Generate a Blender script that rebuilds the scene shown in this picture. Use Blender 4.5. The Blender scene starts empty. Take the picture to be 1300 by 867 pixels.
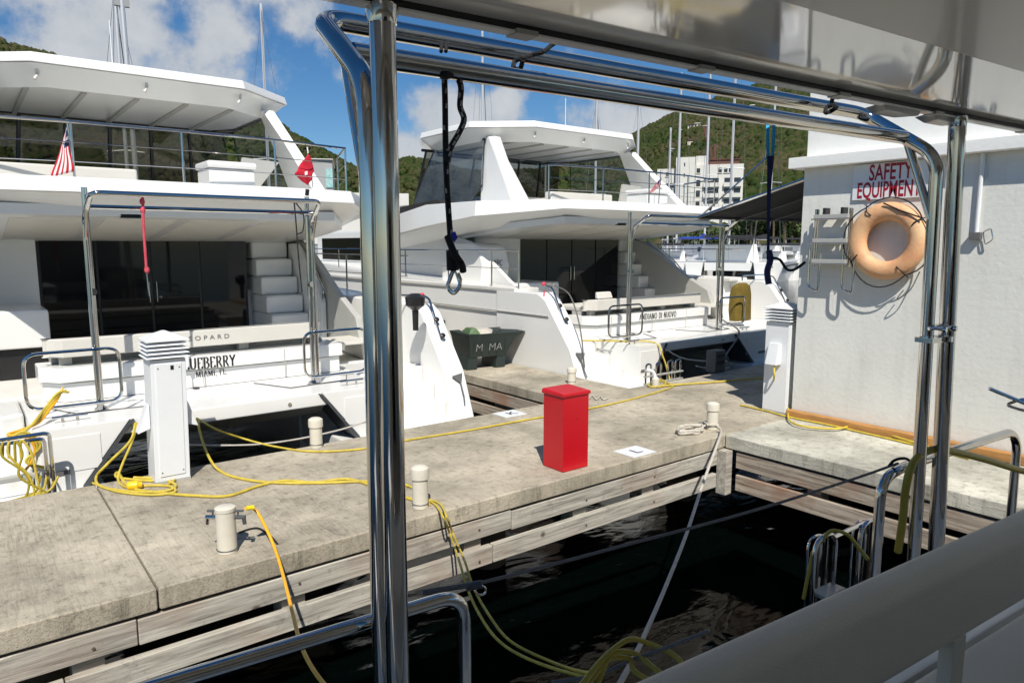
import bpy, bmesh, math, random
import numpy as np
from mathutils import Vector, Matrix, noise
R = random.Random(7)
PI = math.pi
sc = bpy.context.scene
COL = sc.collection
# ------------------------------------------------------------------ camera
EYE = 1.7                                   # eye height over the dock
PITCH = math.atan((433.5 - 311) / 900.0)
HEAD = math.radians(52)
cd = bpy.data.cameras.new("camera"); cam = bpy.data.objects.new("camera", cd); COL.objects.link(cam)
cd.sensor_width = 36; cd.lens = 36 * 900 / 1300.0; cd.clip_start = 0.05; cd.clip_end = 6000
cam.location = (0, 0, EYE); cam.rotation_euler = (PI / 2 - PITCH, 0, HEAD - PI / 2)
sc.camera = cam
sc.view_settings.view_transform = 'Standard'; sc.view_settings.look = 'None'
sc.view_settings.exposure = 0.32; sc.view_settings.gamma = 1
# ------------------------------------------------------------------ sun and sky
SUN_AZ = math.radians(237); SUN_EL = math.radians(50)      # direction towards the sun, ccw from +X
sd = bpy.data.lights.new("sun", 'SUN'); sun = bpy.data.objects.new("sun", sd); COL.objects.link(sun)
sd.energy = 4.6; sd.angle = math.radians(0.5); sd.color = (1, .945, .86)
sv = Vector((math.cos(SUN_AZ) * math.cos(SUN_EL), math.sin(SUN_AZ) * math.cos(SUN_EL), math.sin(SUN_EL)))
sun.rotation_euler = sv.to_track_quat('Z', 'Y').to_euler()
_f = Vector((math.cos(HEAD) * math.cos(PITCH), math.sin(HEAD) * math.cos(PITCH), -math.sin(PITCH)))
_r = Vector((math.sin(HEAD), -math.cos(HEAD), 0))
_u = Vector((math.cos(HEAD) * math.sin(PITCH), math.sin(HEAD) * math.sin(PITCH), math.cos(PITCH)))
EYEV = Vector((0, 0, EYE))
def ray(x, y): return _f + _r * ((x - 650) / 900.0) - _u * ((y - 433.5) / 900.0)
def onz(x, y, z=0.0):
    r = ray(x, y); return EYEV + r * ((z - EYE) / r.z)
def onY(x, y, Y):
    r = ray(x, y); return EYEV + r * (Y / r.y)
def onX(x, y, X):
    r = ray(x, y); return EYEV + r * (X / r.x)
def at(x, y, d): return EYEV + ray(x, y) * d
def azp(x, dist, z=0.0):                    # ground point at a bearing and a distance
    r = ray(x, 311); r = Vector((r.x, r.y, 0)).normalized(); return Vector((r.x * dist, r.y * dist, z))
WATER = -1.0

def world():
    w = bpy.data.worlds.new("World"); sc.world = w; w.use_nodes = True
    nt = w.node_tree; N = nt.nodes; L = nt.links; N.clear()
    out = N.new('ShaderNodeOutputWorld'); bg = N.new('ShaderNodeBackground'); bg.inputs[1].default_value = 0.13
    sky = N.new('ShaderNodeTexSky'); sky.sky_type = 'NISHITA'; sky.sun_disc = False
    sky.sun_elevation = SUN_EL; sky.sun_rotation = PI / 2 - SUN_AZ
    sky.air_density = 1.0; sky.dust_density = 0.0; sky.ozone_density = 6.0
    tc = N.new('ShaderNodeTexCoord')
    # clouds: banks at their own places in the sky, edges broken by noise
    def math_(op, a, b=None, c=None):
        n = N.new('ShaderNodeMath'); n.operation = op
        for i, v in enumerate((a, b, c)):
            if v is None: continue
            if isinstance(v, (int, float)): n.inputs[i].default_value = v
            else: L.new(v, n.inputs[i])
        return n.outputs[0]
    n1 = N.new('ShaderNodeTexNoise'); n1.inputs['Scale'].default_value = 5.5; n1.inputs['Detail'].default_value = 9; n1.inputs['Roughness'].default_value = .58
    L.new(tc.outputs['Generated'], n1.inputs['Vector'])
    n2 = N.new('ShaderNodeTexNoise'); n2.inputs['Scale'].default_value = 14; n2.inputs['Detail'].default_value = 8; n2.inputs['Roughness'].default_value = .6
    L.new(tc.outputs['Generated'], n2.inputs['Vector'])
    def pos(x, y): return ray(x, y).normalized()
    banks = [(-60, 90, .30, .8), (70, 60, .17, .9), (190, -40, .20, .9), (262, 60, .12, 1.0), (330, -60, .16, .8), (240, 130, .08, .5),
             (588, 160, .075, 1.3), (640, 140, .06, 1.1), (560, 200, .06, 1.0), (668, 180, .05, 1.1), (520, 205, .05, .9),
             (780, 170, .075, 1.1), (830, 160, .05, 1.0), (740, 160, .05, .7), (420, 10, .05, .5), (430, 60, .0, 0),
             (1250, -200, .3, .8), (800, -500, .35, .7), (-400, 150, .3, .9), (200, -700, .4, .6)]
    tot = None
    for (x, y, rad, k) in banks:
        if rad == 0: continue
        p = pos(x, y)
        d = N.new('ShaderNodeVectorMath'); d.operation = 'DISTANCE'; L.new(tc.outputs['Generated'], d.inputs[0]); d.inputs[1].default_value = p
        q = math_('MULTIPLY', math_('SUBTRACT', 1.0, math_('DIVIDE', d.outputs['Value'], rad * 1.25)), k)
        q = math_('MAXIMUM', q, -0.6)
        tot = q if tot is None else math_('SMOOTH_MAX', tot, q, 0.25)
    # the sky behind the camera carries loose cumulus too
    sep = N.new('ShaderNodeVectorMath'); sep.operation = 'DOT_PRODUCT'; L.new(tc.outputs['Generated'], sep.inputs[0]); sep.inputs[1].default_value = (-_f.x, -_f.y, 0)
    back = math_('MULTIPLY', math_('SUBTRACT', sep.outputs['Value'], 0.55), 0.6)
    tot = math_('MAXIMUM', tot, back)
    nz = math_('MULTIPLY', math_('SUBTRACT', n1.outputs['Fac'], .5), 1.9)
    nz2 = math_('MULTIPLY', math_('SUBTRACT', n2.outputs['Fac'], .5), 1.0)
    cov = math_('SUBTRACT', math_('ADD', math_('ADD', tot, nz), nz2), .22)
    ramp = N.new('ShaderNodeMapRange'); ramp.interpolation_type = 'SMOOTHSTEP'
    ramp.inputs[1].default_value = 0.06; ramp.inputs[2].default_value = 0.46; ramp.inputs[4].default_value = 0.95
    L.new(cov, ramp.inputs[0])
    shade = N.new('ShaderNodeMapRange'); shade.inputs[1].default_value = -0.3; shade.inputs[2].default_value = 1.6
    L.new(math_('ADD', cov, math_('MULTIPLY', nz2, .8)), shade.inputs[0])
    cc = N.new('ShaderNodeMix'); cc.data_type = 'RGBA'; cc.inputs[6].default_value = (2.4, 2.65, 3.0, 1); cc.inputs[7].default_value = (4.9, 4.95, 5.0, 1)
    L.new(shade.outputs[0], cc.inputs[0])
    mx = N.new('ShaderNodeMix'); mx.data_type = 'RGBA'
    L.new(ramp.outputs[0], mx.inputs[0]); hs = N.new('ShaderNodeHueSaturation'); hs.inputs['Saturation'].default_value = 1.2; hs.inputs['Value'].default_value = .54; L.new(sky.outputs[0], hs.inputs['Color']); L.new(hs.outputs[0], mx.inputs[6]); L.new(cc.outputs[2], mx.inputs[7])
    L.new(mx.outputs[2], bg.inputs[0]); L.new(bg.outputs[0], out.inputs[0])
world()

# ------------------------------------------------------------------ materials
MATS = {}
def node_mat(name):
    m = bpy.data.materials.new(name); m.use_nodes = True; nt = m.node_tree
    return m, nt, nt.nodes, nt.links, nt.nodes['Principled BSDF']
def mat(name, col, rough=.5, metal=0, var=.0, vscale=6, bump=0, bscale=60, coat=0, dark=None, stretch=None, spec=None, dirt=0, dcol=(.25, .2, .13), sheen=0):
    """one procedural material: base colour with noise variation, optional dirt and fine relief"""
    if name in MATS: return MATS[name]
    m, nt, N, L, b = node_mat(name)
    b.inputs['Roughness'].default_value = rough; b.inputs['Metallic'].default_value = metal
    if coat: b.inputs['Coat Weight'].default_value = coat; b.inputs['Coat Roughness'].default_value = .06
    if spec is not None: b.inputs['Specular IOR Level'].default_value = spec
    c = (*col, 1); b.inputs['Base Color'].default_value = c
    tc = N.new('ShaderNodeTexCoord'); mp = N.new('ShaderNodeMapping'); L.new(tc.outputs['Object'], mp.inputs[0])
    if stretch: mp.inputs['Scale'].default_value = stretch
    last = None
    if var:
        n = N.new('ShaderNodeTexNoise'); n.inputs['Scale'].default_value = vscale; n.inputs['Detail'].default_value = 6; n.inputs['Roughness'].default_value = .6
        L.new(mp.outputs[0], n.inputs[0])
        mr = N.new('ShaderNodeMapRange'); mr.inputs[1].default_value = .3; mr.inputs[2].default_value = .7; L.new(n.outputs['Fac'], mr.inputs[0])
        x = N.new('ShaderNodeMix'); x.data_type = 'RGBA'
        d = dark or tuple(v * (1 - var) for v in col)
        x.inputs[6].default_value = (*d, 1); x.inputs[7].default_value = c; L.new(mr.outputs[0], x.inputs[0]); last = x.outputs[2]
    if dirt:
        n = N.new('ShaderNodeTexNoise'); n.inputs['Scale'].default_value = 2.3; n.inputs['Detail'].default_value = 9; n.inputs['Roughness'].default_value = .7
        L.new(tc.outputs['Object'], n.inputs[0])
        mr = N.new('ShaderNodeMapRange'); mr.inputs[1].default_value = .52; mr.inputs[2].default_value = .8; mr.inputs[4].default_value = dirt; L.new(n.outputs['Fac'], mr.inputs[0])
        x = N.new('ShaderNodeMix'); x.data_type = 'RGBA'; x.inputs[7].default_value = (*dcol, 1); L.new(mr.outputs[0], x.inputs[0])
        if last: L.new(last, x.inputs[6])
        else: x.inputs[6].default_value = c
        last = x.outputs[2]
    if last: L.new(last, b.inputs['Base Color'])
    if bump:
        n = N.new('ShaderNodeTexNoise'); n.inputs['Scale'].default_value = bscale; n.inputs['Detail'].default_value = 5; L.new(mp.outputs[0], n.inputs[0])
        bp = N.new('ShaderNodeBump'); bp.inputs['Strength'].default_value = bump; bp.inputs['Distance'].default_value = .01
        L.new(n.outputs['Fac'], bp.inputs['Height']); L.new(bp.outputs[0], b.inputs['Normal'])
    MATS[name] = m; return m

GEL = mat('white_gelcoat', (.80, .80, .77), .28, var=.05, vscale=1.5, coat=.35, dirt=.10, dcol=(.55, .5, .38))
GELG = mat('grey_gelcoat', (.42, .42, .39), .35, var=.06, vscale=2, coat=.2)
ROOFG = mat('glossy_ceiling_gelcoat', (.88, .865, .81), .05, var=.05, vscale=1.2, coat=1.0)
NONSKID = mat('nonskid_deck', (.70, .69, .65), .7, var=.08, vscale=4, bump=.3, bscale=300, dirt=.2)
CHROME = mat('stainless_steel', (.60, .585, .555), .09, metal=1, var=.12, vscale=9)
CHROMEP = mat('stainless_steel_post', (.58, .56, .53), .09, metal=1, var=.15, vscale=5, stretch=(30, 30, .8), bump=.05, bscale=2)
CUSH = mat('grey_cushion_vinyl', (.54, .505, .42), .55, var=.08, vscale=3, bump=.25, bscale=240)
CUSHW = mat('pale_cushion_vinyl', (.62, .60, .54), .6, var=.08, vscale=3, bump=.2, bscale=150)
GLASSK = mat('smoked_glass', (.004, .0045, .006), .04, spec=.35)
BLACK = mat('black_plastic', (.012, .012, .013), .4)
RUBBER = mat('black_rubber', (.02, .02, .02), .6)
DGREY = mat('dark_grey_strip', (.06, .065, .07), .5)
PVC = mat('cream_pvc', (.66, .62, .52), .4, var=.1, vscale=12, dirt=.35, dcol=(.35, .3, .2))
PEDW = mat('pedestal_white', (.74, .76, .77), .35, var=.05, vscale=5, dirt=.12, dcol=(.4, .38, .33))
RED = mat('red_painted_steel', (.52, .003, .012), .38, var=.06, vscale=3, coat=.1, dirt=.05, dcol=(.16, .01, .01), bump=.05, bscale=40)
YEL = mat('yellow_cord', (.68, .52, .06), .5, var=.35, vscale=14, bump=.6, bscale=160)
YELD = mat('old_yellow_hose', (.38, .30, .03), .45, var=.2, vscale=14)
ORG = mat('orange_yellow_hose', (.85, .42, .02), .4, var=.12, vscale=14)
ROPEW = mat('white_rope', (.62, .58, .50), .8, var=.25, vscale=60, bump=1, bscale=140)
ROPEK = mat('black_rope', (.012, .012, .014), .8, var=.1, bump=.8, bscale=200)
ROPER = mat('red_rope', (.6, .02, .05), .8, var=.2, vscale=45, bump=.8, bscale=90, dark=(.62, .12, .15))
ROPEG = mat('grey_rope', (.14, .14, .14), .7, var=.2, vscale=60, bump=.6, bscale=200)
INK = mat('dark_lettering', (.02, .02, .022), .5)
INKG = mat('grey_lettering', (.12, .12, .12), .5)
INKR = mat('dark_red_lettering', (.30, .004, .02), .5)
INKW = mat('white_lettering', (.45, .46, .45), .7, var=.5, vscale=60)
CANVAS = mat('black_canvas', (.018, .018, .02), .8, var=.2, vscale=20, bump=.3, bscale=200)
WIREM = mat('rigging_wire', (.10, .10, .105), .6)
ALU = mat('mast_aluminium', (.62, .62, .62), .35, metal=.3)
FRAMEK = mat('dark_window_frame', (.015, .015, .017), .35)
WALL = mat('painted_block_wall', (.74, .745, .695), .75, var=.10, vscale=1.1, bump=.25, bscale=25, dirt=.35, dcol=(.44, .41, .33))
WALLW = mat('painted_upper_wall', (.84, .845, .81), .75, var=.06, vscale=1.2, bump=.2, bscale=25, dirt=.15, dcol=(.4, .38, .33))
FARW = mat('far_white_wall', (.66, .65, .60), .8, var=.10, vscale=.3)
FARG = mat('far_grey_wall', (.36, .37, .36), .8, var=.1, vscale=.5)
FARWIN = mat('far_window_dark', (.03, .035, .04), .2)
RUST = mat('rust_red_roof', (.13, .055, .04), .8, var=.3, vscale=.8)
FOLI = mat('tree_foliage', (.085, .12, .03), .7, var=.6, vscale=.6, dark=(.025, .045, .012))
BARK = mat('tree_bark', (.12, .09, .06), .9, var=.3, vscale=3)
SAILB = mat('blue_sail_cover', (.01, .05, .35), .7, var=.2, vscale=3)
BLUE1 = mat('light_blue_webbing', (.03, .45, .80), .55, var=.15, vscale=30, bump=.4, bscale=300)
BLUE2 = mat('navy_blue_webbing', (.008, .018, .12), .6, var=.2, vscale=30, bump=.4, bscale=300)
TARP = mat('ochre_canvas', (.19, .13, .015), .8, var=.35, vscale=9, bump=.5, bscale=30)
CARTM = mat('dark_green_plastic', (.02, .032, .03), .45, var=.2, vscale=8)
ORNG = mat('faded_orange_lifebuoy', (.74, .50, .27), .6, var=.3, vscale=4.5, dark=(.70, .32, .15), bump=.3, bscale=40, dirt=.45, dcol=(.52, .27, .13))
ORWOOD = mat('orange_stained_timber', (.55, .27, .08), .75, var=.45, vscale=3, stretch=(8, 1.2, 8), bump=.6, bscale=30)

def add_joints(m):
    nt = m.node_tree; N = nt.nodes; L = nt.links; b = N['Principled BSDF']
    tc = N.new('ShaderNodeTexCoord'); sp = N.new('ShaderNodeSeparateXYZ'); L.new(tc.outputs['Object'], sp.inputs[0]); cb = N.new('ShaderNodeCombineXYZ'); L.new(sp.outputs['Y'], cb.inputs[0]); L.new(sp.outputs['Z'], cb.inputs[1])
    br = N.new('ShaderNodeTexBrick'); br.inputs['Scale'].default_value = 1; br.inputs['Brick Width'].default_value = .40; br.inputs['Row Height'].default_value = .20; br.inputs['Mortar Size'].default_value = .004; br.inputs['Mortar Smooth'].default_value = .6
    br.inputs['Color1'].default_value = (1, 1, 1, 1); br.inputs['Color2'].default_value = (.985, .985, .985, 1); br.inputs['Mortar'].default_value = (.90, .895, .88, 1); L.new(cb.outputs[0], br.inputs['Vector'])
    n = N.new('ShaderNodeTexNoise'); n.inputs['Scale'].default_value = 1.4; L.new(tc.outputs['Object'], n.inputs[0]); mr = N.new('ShaderNodeMapRange'); mr.inputs[1].default_value = .45; mr.inputs[2].default_value = .65; L.new(n.outputs['Fac'], mr.inputs[0])
    st = N.new('ShaderNodeTexNoise'); mp = N.new('ShaderNodeMapping'); mp.inputs['Scale'].default_value = (9, 9, .7); L.new(tc.outputs['Object'], mp.inputs[0]); L.new(mp.outputs[0], st.inputs[0]); st.inputs['Scale'].default_value = 1; st.inputs['Detail'].default_value = 6
    sr = N.new('ShaderNodeMapRange'); sr.inputs[1].default_value = .52; sr.inputs[2].default_value = .72; sr.inputs[3].default_value = 1; sr.inputs[4].default_value = .93; L.new(st.outputs['Fac'], sr.inputs[0])
    src = b.inputs['Base Color'].links[0].from_socket
    x = N.new('ShaderNodeMix'); x.data_type = 'RGBA'; x.blend_type = 'MULTIPLY'; L.new(mr.outputs[0], x.inputs[0]); L.new(src, x.inputs[6]); L.new(br.outputs['Color'], x.inputs[7])
    y = N.new('ShaderNodeMix'); y.data_type = 'RGBA'; y.blend_type = 'MULTIPLY'; y.inputs[0].default_value = 1; L.new(x.outputs[2], y.inputs[6]); cbn = N.new('ShaderNodeCombineColor')
    for i in range(3): L.new(sr.outputs[0], cbn.inputs[i])
    L.new(cbn.outputs[0], y.inputs[7]); L.new(y.outputs[2], b.inputs['Base Color'])
add_joints(WALL)
def glass_mat(name, tint, alpha, rough=.03):
    m, nt, N, L, b = node_mat(name)
    N.remove(b); out = N['Material Output']
    t = N.new('ShaderNodeBsdfTransparent'); t.inputs[0].default_value = (*tint, 1)
    g = N.new('ShaderNodeBsdfGlossy'); g.inputs[0].default_value = (.8, .8, .8, 1); g.inputs[1].default_value = rough
    lw = N.new('ShaderNodeLayerWeight'); lw.inputs[0].default_value = .5
    pw = N.new('ShaderNodeMath'); pw.operation = 'POWER'; L.new(lw.outputs['Facing'], pw.inputs[0]); pw.inputs[1].default_value = 4
    f = N.new('ShaderNodeMath'); f.operation = 'MULTIPLY_ADD'; L.new(pw.outputs[0], f.inputs[0]); f.inputs[1].default_value = .5; f.inputs[2].default_value = .035
    tc = N.new('ShaderNodeTexCoord'); n = N.new('ShaderNodeTexNoise'); n.inputs['Scale'].default_value = 3; L.new(tc.outputs['Object'], n.inputs[0])
    d = N.new('ShaderNodeBsdfDiffuse'); d.inputs[0].default_value = (.5, .52, .52, 1)
    mm = N.new('ShaderNodeMath'); mm.operation = 'MULTIPLY'; mm.inputs[1].default_value = alpha * 2; L.new(n.outputs['Fac'], mm.inputs[0])
    m1 = N.new('ShaderNodeMixShader'); L.new(mm.outputs[0], m1.inputs[0]); L.new(t.outputs[0], m1.inputs[1]); L.new(d.outputs[0], m1.inputs[2])
    m2 = N.new('ShaderNodeMixShader'); L.new(f.outputs[0], m2.inputs[0]); L.new(m1.outputs[0], m2.inputs[1]); L.new(g.outputs[0], m2.inputs[2])
    L.new(m2.outputs[0], out.inputs[0]); MATS[name] = m; return m
CURTAIN = glass_mat('clear_vinyl_curtain', (.86, .89, .91), .05, .08)
TINTED = glass_mat('tinted_windscreen', (.52, .52, .48), .015)

def concrete(name, base, edge=False):
    m, nt, N, L, b = node_mat(name)
    tc = N.new('ShaderNodeTexCoord')
    def nz(scale, det=8, ro=.65, vec=None, st=None):
        n = N.new('ShaderNodeTexNoise'); n.inputs['Scale'].default_value = scale; n.inputs['Detail'].default_value = det; n.inputs['Roughness'].default_value = ro
        if st:
            mp = N.new('ShaderNodeMapping'); mp.inputs['Scale'].default_value = st; mp.inputs['Rotation'].default_value = (0, 0, math.radians(8))
            L.new(tc.outputs['Object'], mp.inputs[0]); L.new(mp.outputs[0], n.inputs[0])
        else: L.new(tc.outputs['Object'], n.inputs[0])
        return n.outputs['Fac']
    def mr(v, a, c, lo=0, hi=1):
        r = N.new('ShaderNodeMapRange'); r.inputs[1].default_value = a; r.inputs[2].default_value = c; r.inputs[3].default_value = lo; r.inputs[4].default_value = hi
        L.new(v, r.inputs[0]); return r.outputs[0]
    def mix(f, a, c, mode='MIX'):
        x = N.new('ShaderNodeMix'); x.data_type = 'RGBA'; x.blend_type = mode
        if isinstance(f, (int, float)): x.inputs[0].default_value = f
        else: L.new(f, x.inputs[0])
        for i, v in ((6, a), (7, c)):
            if isinstance(v, tuple): x.inputs[i].default_value = (*v, 1)
            else: L.new(v, x.inputs[i])
        return x.outputs[2]
    B = base
    c = mix(mr(nz(1.3), .35, .65), tuple(v * .64 for v in B), tuple(v * 1.22 for v in B))
    c = mix(mr(nz(.8, 8, .7), .50, .66, 0, .6), c, (B[0] * .45, B[1] * .44, B[2] * .43))                 # broad damp stains
    c = mix(mr(nz(7, 10, .8), .55, .68, 0, .75), c, (B[0] * .45, B[1] * .45, B[2] * .45))              # blotches
    st = mr(nz(3.2, 6, .75, st=(20, 1.6, 20)), .50, .66, 0, .65)                                       # broom strokes
    mask = mr(nz(1.6, 5), .50, .62)
    mm = N.new('ShaderNodeMath'); mm.operation = 'MULTIPLY'; L.new(st, mm.inputs[0]); L.new(mask, mm.inputs[1])
    c = mix(mm.outputs[0], c, (B[0] * .35, B[1] * .35, B[2] * .36))
    c = mix(mr(nz(60, 5, .8), .57, .70, 0, .5), c, (.62, .58, .48))                                  # light grains
    c = mix(mr(nz(90, 4, .8), .58, .70, 0, .7), c, (.08, .075, .065))                               # dark pits
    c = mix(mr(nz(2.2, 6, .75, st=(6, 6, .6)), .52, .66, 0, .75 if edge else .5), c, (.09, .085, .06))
    L.new(c, b.inputs['Base Color']); b.inputs['Roughness'].default_value = .88; b.inputs['Specular IOR Level'].default_value = .25
    bp = N.new('ShaderNodeBump'); bp.inputs['Strength'].default_value = .5; bp.inputs['Distance'].default_value = .012
    ad = N.new('ShaderNodeMath'); L.new(nz(45, 8, .8), ad.inputs[0]); L.new(st, ad.inputs[1])
    L.new(ad.outputs[0], bp.inputs['Height']); L.new(bp.outputs[0], b.inputs['Normal'])
    MATS[name] = m; return m
CONC = concrete('dock_concrete', (.47, .42, .325))
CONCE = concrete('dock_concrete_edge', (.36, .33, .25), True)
CONCR = concrete('pale_concrete', (.56, .545, .46))

def wood(name, base, dark, along='X', red=0):
    m, nt, N, L, b = node_mat(name)
    oi = N.new('ShaderNodeObjectInfo'); tc = N.new('ShaderNodeTexCoord')
    mp = N.new('ShaderNodeMapping'); mp.inputs['Scale'].default_value = (1.2, 22, 22) if along == 'X' else (22, 1.2, 22)
    ad = N.new('ShaderNodeVectorMath'); ad.operation = 'ADD'; L.new(tc.outputs['Object'], ad.inputs[0])
    mu = N.new('ShaderNodeMath'); mu.operation = 'MULTIPLY'; mu.inputs[1].default_value = 30; L.new(oi.outputs['Random'], mu.inputs[0]); L.new(mu.outputs[0], ad.inputs[1])
    L.new(ad.outputs[0], mp.inputs[0])
    g = N.new('ShaderNodeTexNoise'); g.inputs['Scale'].default_value = 1.6; g.inputs['Detail'].default_value = 8; g.inputs['Roughness'].default_value = .7; g.inputs['Distortion'].default_value = .6; L.new(mp.outputs[0], g.inputs[0])
    r = N.new('ShaderNodeValToRGB'); r.color_ramp.elements[0].position = .32; r.color_ramp.elements[1].position = .6
    r.color_ramp.elements[0].color = (*dark, 1); r.color_ramp.elements[1].color = (*base, 1); L.new(g.outputs['Fac'], r.inputs[0])
    n = N.new('ShaderNodeTexNoise'); n.inputs['Scale'].default_value = 2.2; n.inputs['Detail'].default_value = 6; L.new(ad.outputs[0], n.inputs[0])
    mr = N.new('ShaderNodeMapRange'); mr.inputs[1].default_value = .5; mr.inputs[2].default_value = .64; mr.inputs[4].default_value = .25 + red; L.new(n.outputs['Fac'], mr.inputs[0])
    x = N.new('ShaderNodeMix'); x.data_type = 'RGBA'; x.inputs[7].default_value = (.30, .17, .11, 1); L.new(mr.outputs[0], x.inputs[0]); L.new(r.outputs[0], x.inputs[6])
    bl = N.new('ShaderNodeTexNoise'); bl.inputs['Scale'].default_value = 5.5; bl.inputs['Detail'].default_value = 9; bl.inputs['Roughness'].default_value = .8; L.new(ad.outputs[0], bl.inputs[0])
    bm_ = N.new('ShaderNodeMapRange'); bm_.inputs[1].default_value = .56; bm_.inputs[2].default_value = .70; bm_.inputs[4].default_value = .75; L.new(bl.outputs['Fac'], bm_.inputs[0])
    bx2 = N.new('ShaderNodeMix'); bx2.data_type = 'RGBA'; bx2.inputs[7].default_value = (.10, .085, .065, 1); L.new(bm_.outputs[0], bx2.inputs[0]); L.new(x.outputs[2], bx2.inputs[6]); x = bx2
    # knots
    vo = N.new('ShaderNodeTexVoronoi'); vo.inputs['Scale'].default_value = 2.6; L.new(ad.outputs[0], vo.inputs['Vector'])
    kr = N.new('ShaderNodeMapRange'); kr.inputs[1].default_value = .05; kr.inputs[2].default_value = .09; kr.inputs[3].default_value = .85; kr.inputs[4].default_value = 0; L.new(vo.outputs['Distance'], kr.inputs[0])
    k = N.new('ShaderNodeMix'); k.data_type = 'RGBA'; k.inputs[7].default_value = (.05, .03, .02, 1); L.new(kr.outputs[0], k.inputs[0]); L.new(x.outputs[2], k.inputs[6])
    L.new(k.outputs[2], b.inputs['Base Color']); b.inputs['Roughness'].default_value = .85
    bp = N.new('ShaderNodeBump'); bp.inputs['Strength'].default_value = .7; bp.inputs['Distance'].default_value = .006; L.new(g.outputs['Fac'], bp.inputs['Height']); L.new(bp.outputs[0], b.inputs['Normal'])
    MATS[name] = m; return m
WOODX = wood('weathered_grey_timber', (.50, .475, .41), (.17, .155, .13), 'X', .02)
WOODY = wood('weathered_brown_timber', (.46, .40, .32), (.13, .09, .06), 'Y', .55)

def water_mat():
    m, nt, N, L, b = node_mat('harbour_water')
    tc = N.new('ShaderNodeTexCoord')
    b.inputs['Base Color'].default_value = (.0004, .0017, .0015, 1); b.inputs['Roughness'].default_value = .04; b.inputs['IOR'].default_value = 1.333
    n = N.new('ShaderNodeTexNoise'); n.inputs['Scale'].default_value = 1.5; n.inputs['Detail'].default_value = 1.5; n.inputs['Distortion'].default_value = 1.2
    mp = N.new('ShaderNodeMapping'); mp.inputs['Rotation'].default_value = (0, 0, .6); mp.inputs['Scale'].default_value = (1, 1.8, 1)
    L.new(tc.outputs['Object'], mp.inputs[0]); L.new(mp.outputs[0], n.inputs[0])
    n2 = N.new('ShaderNodeTexNoise'); n2.inputs['Scale'].default_value = 11; n2.inputs['Detail'].default_value = 4; L.new(mp.outputs[0], n2.inputs[0])
    a = N.new('ShaderNodeMath'); a.operation = 'MULTIPLY_ADD'; L.new(n2.outputs['Fac'], a.inputs[0]); a.inputs[1].default_value = .09; L.new(n.outputs['Fac'], a.inputs[2])
    bp = N.new('ShaderNodeBump'); bp.inputs['Strength'].default_value = .18; bp.inputs['Distance'].default_value = .12
    L.new(a.outputs[0], bp.inputs['Height']); L.new(bp.outputs[0], b.inputs['Normal'])
    return m
WATERM = water_mat()

def hill_mat(name, greens):
    m, nt, N, L, b = node_mat(name)
    tc = N.new('ShaderNodeTexCoord')
    n = N.new('ShaderNodeTexNoise'); n.inputs['Scale'].default_value = .02; n.inputs['Detail'].default_value = 8; n.inputs['Roughness'].default_value = .7; L.new(tc.outputs['Object'], n.inputs[0])
    n2 = N.new('ShaderNodeTexNoise'); n2.inputs['Scale'].default_value = .35; n2.inputs['Detail'].default_value = 3; L.new(tc.outputs['Object'], n2.inputs[0])
    ad = N.new('ShaderNodeMath'); ad.operation = 'MULTIPLY_ADD'; L.new(n2.outputs['Fac'], ad.inputs[0]); ad.inputs[1].default_value = .7; L.new(n.outputs['Fac'], ad.inputs[2])
    r = N.new('ShaderNodeValToRGB'); el = r.color_ramp.elements
    el[0].position = .55; el[0].color = (*greens[0], 1); el[1].position = 1.05; el[1].color = (*greens[-1], 1)
    for i, g in enumerate(greens[1:-1]):
        e = el.new(.55 + .4 * (i + 1) / (len(greens) - 1)); e.color = (*g, 1)
    L.new(ad.outputs[0], r.inputs[0]); L.new(r.outputs[0], b.inputs['Base Color']); b.inputs['Roughness'].default_value = .9; b.inputs['Specular IOR Level'].default_value = .1
    return m
HILLM = hill_mat('hillside_ground', [(.02, .032, .010), (.035, .048, .016), (.07, .062, .028)])
FORM = hill_mat('hillside_scrub', [(.006, .017, .004), (.017, .034, .007), (.036, .050, .013), (.075, .062, .032)])

# ------------------------------------------------------------------ mesh helpers
def fillet(path, r, n=5, closed=False):
    P = [Vector(p) for p in path]; out = []; m = len(P)
    for i, p in enumerate(P):
        if not closed and i in (0, m - 1): out.append(p); continue
        a, c = P[i - 1], P[(i + 1) % m]; da, dc = a - p, c - p
        rr = min(r, da.length * .48, dc.length * .48); s, e = p + da.normalized() * rr, p + dc.normalized() * rr
        for k in range(n + 1):
            t = k / n; out.append(s * (1 - t) ** 2 + p * 2 * t * (1 - t) + e * t * t)
    return out
def smoothp(path, n=6):
    P = [Vector(p) for p in path]; P = [P[0] * 2 - P[1]] + P + [P[-1] * 2 - P[-2]]; out = []
    for i in range(1, len(P) - 2):
        for k in range(n):
            t = k / n; a, b, c, d = P[i - 1], P[i], P[i + 1], P[i + 2]
            out.append(.5 * ((2 * b) + (c - a) * t + (2 * a - 5 * b + 4 * c - d) * t * t + (3 * b - a - 3 * c + d) * t ** 3))
    out.append(P[-2]); return out
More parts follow.
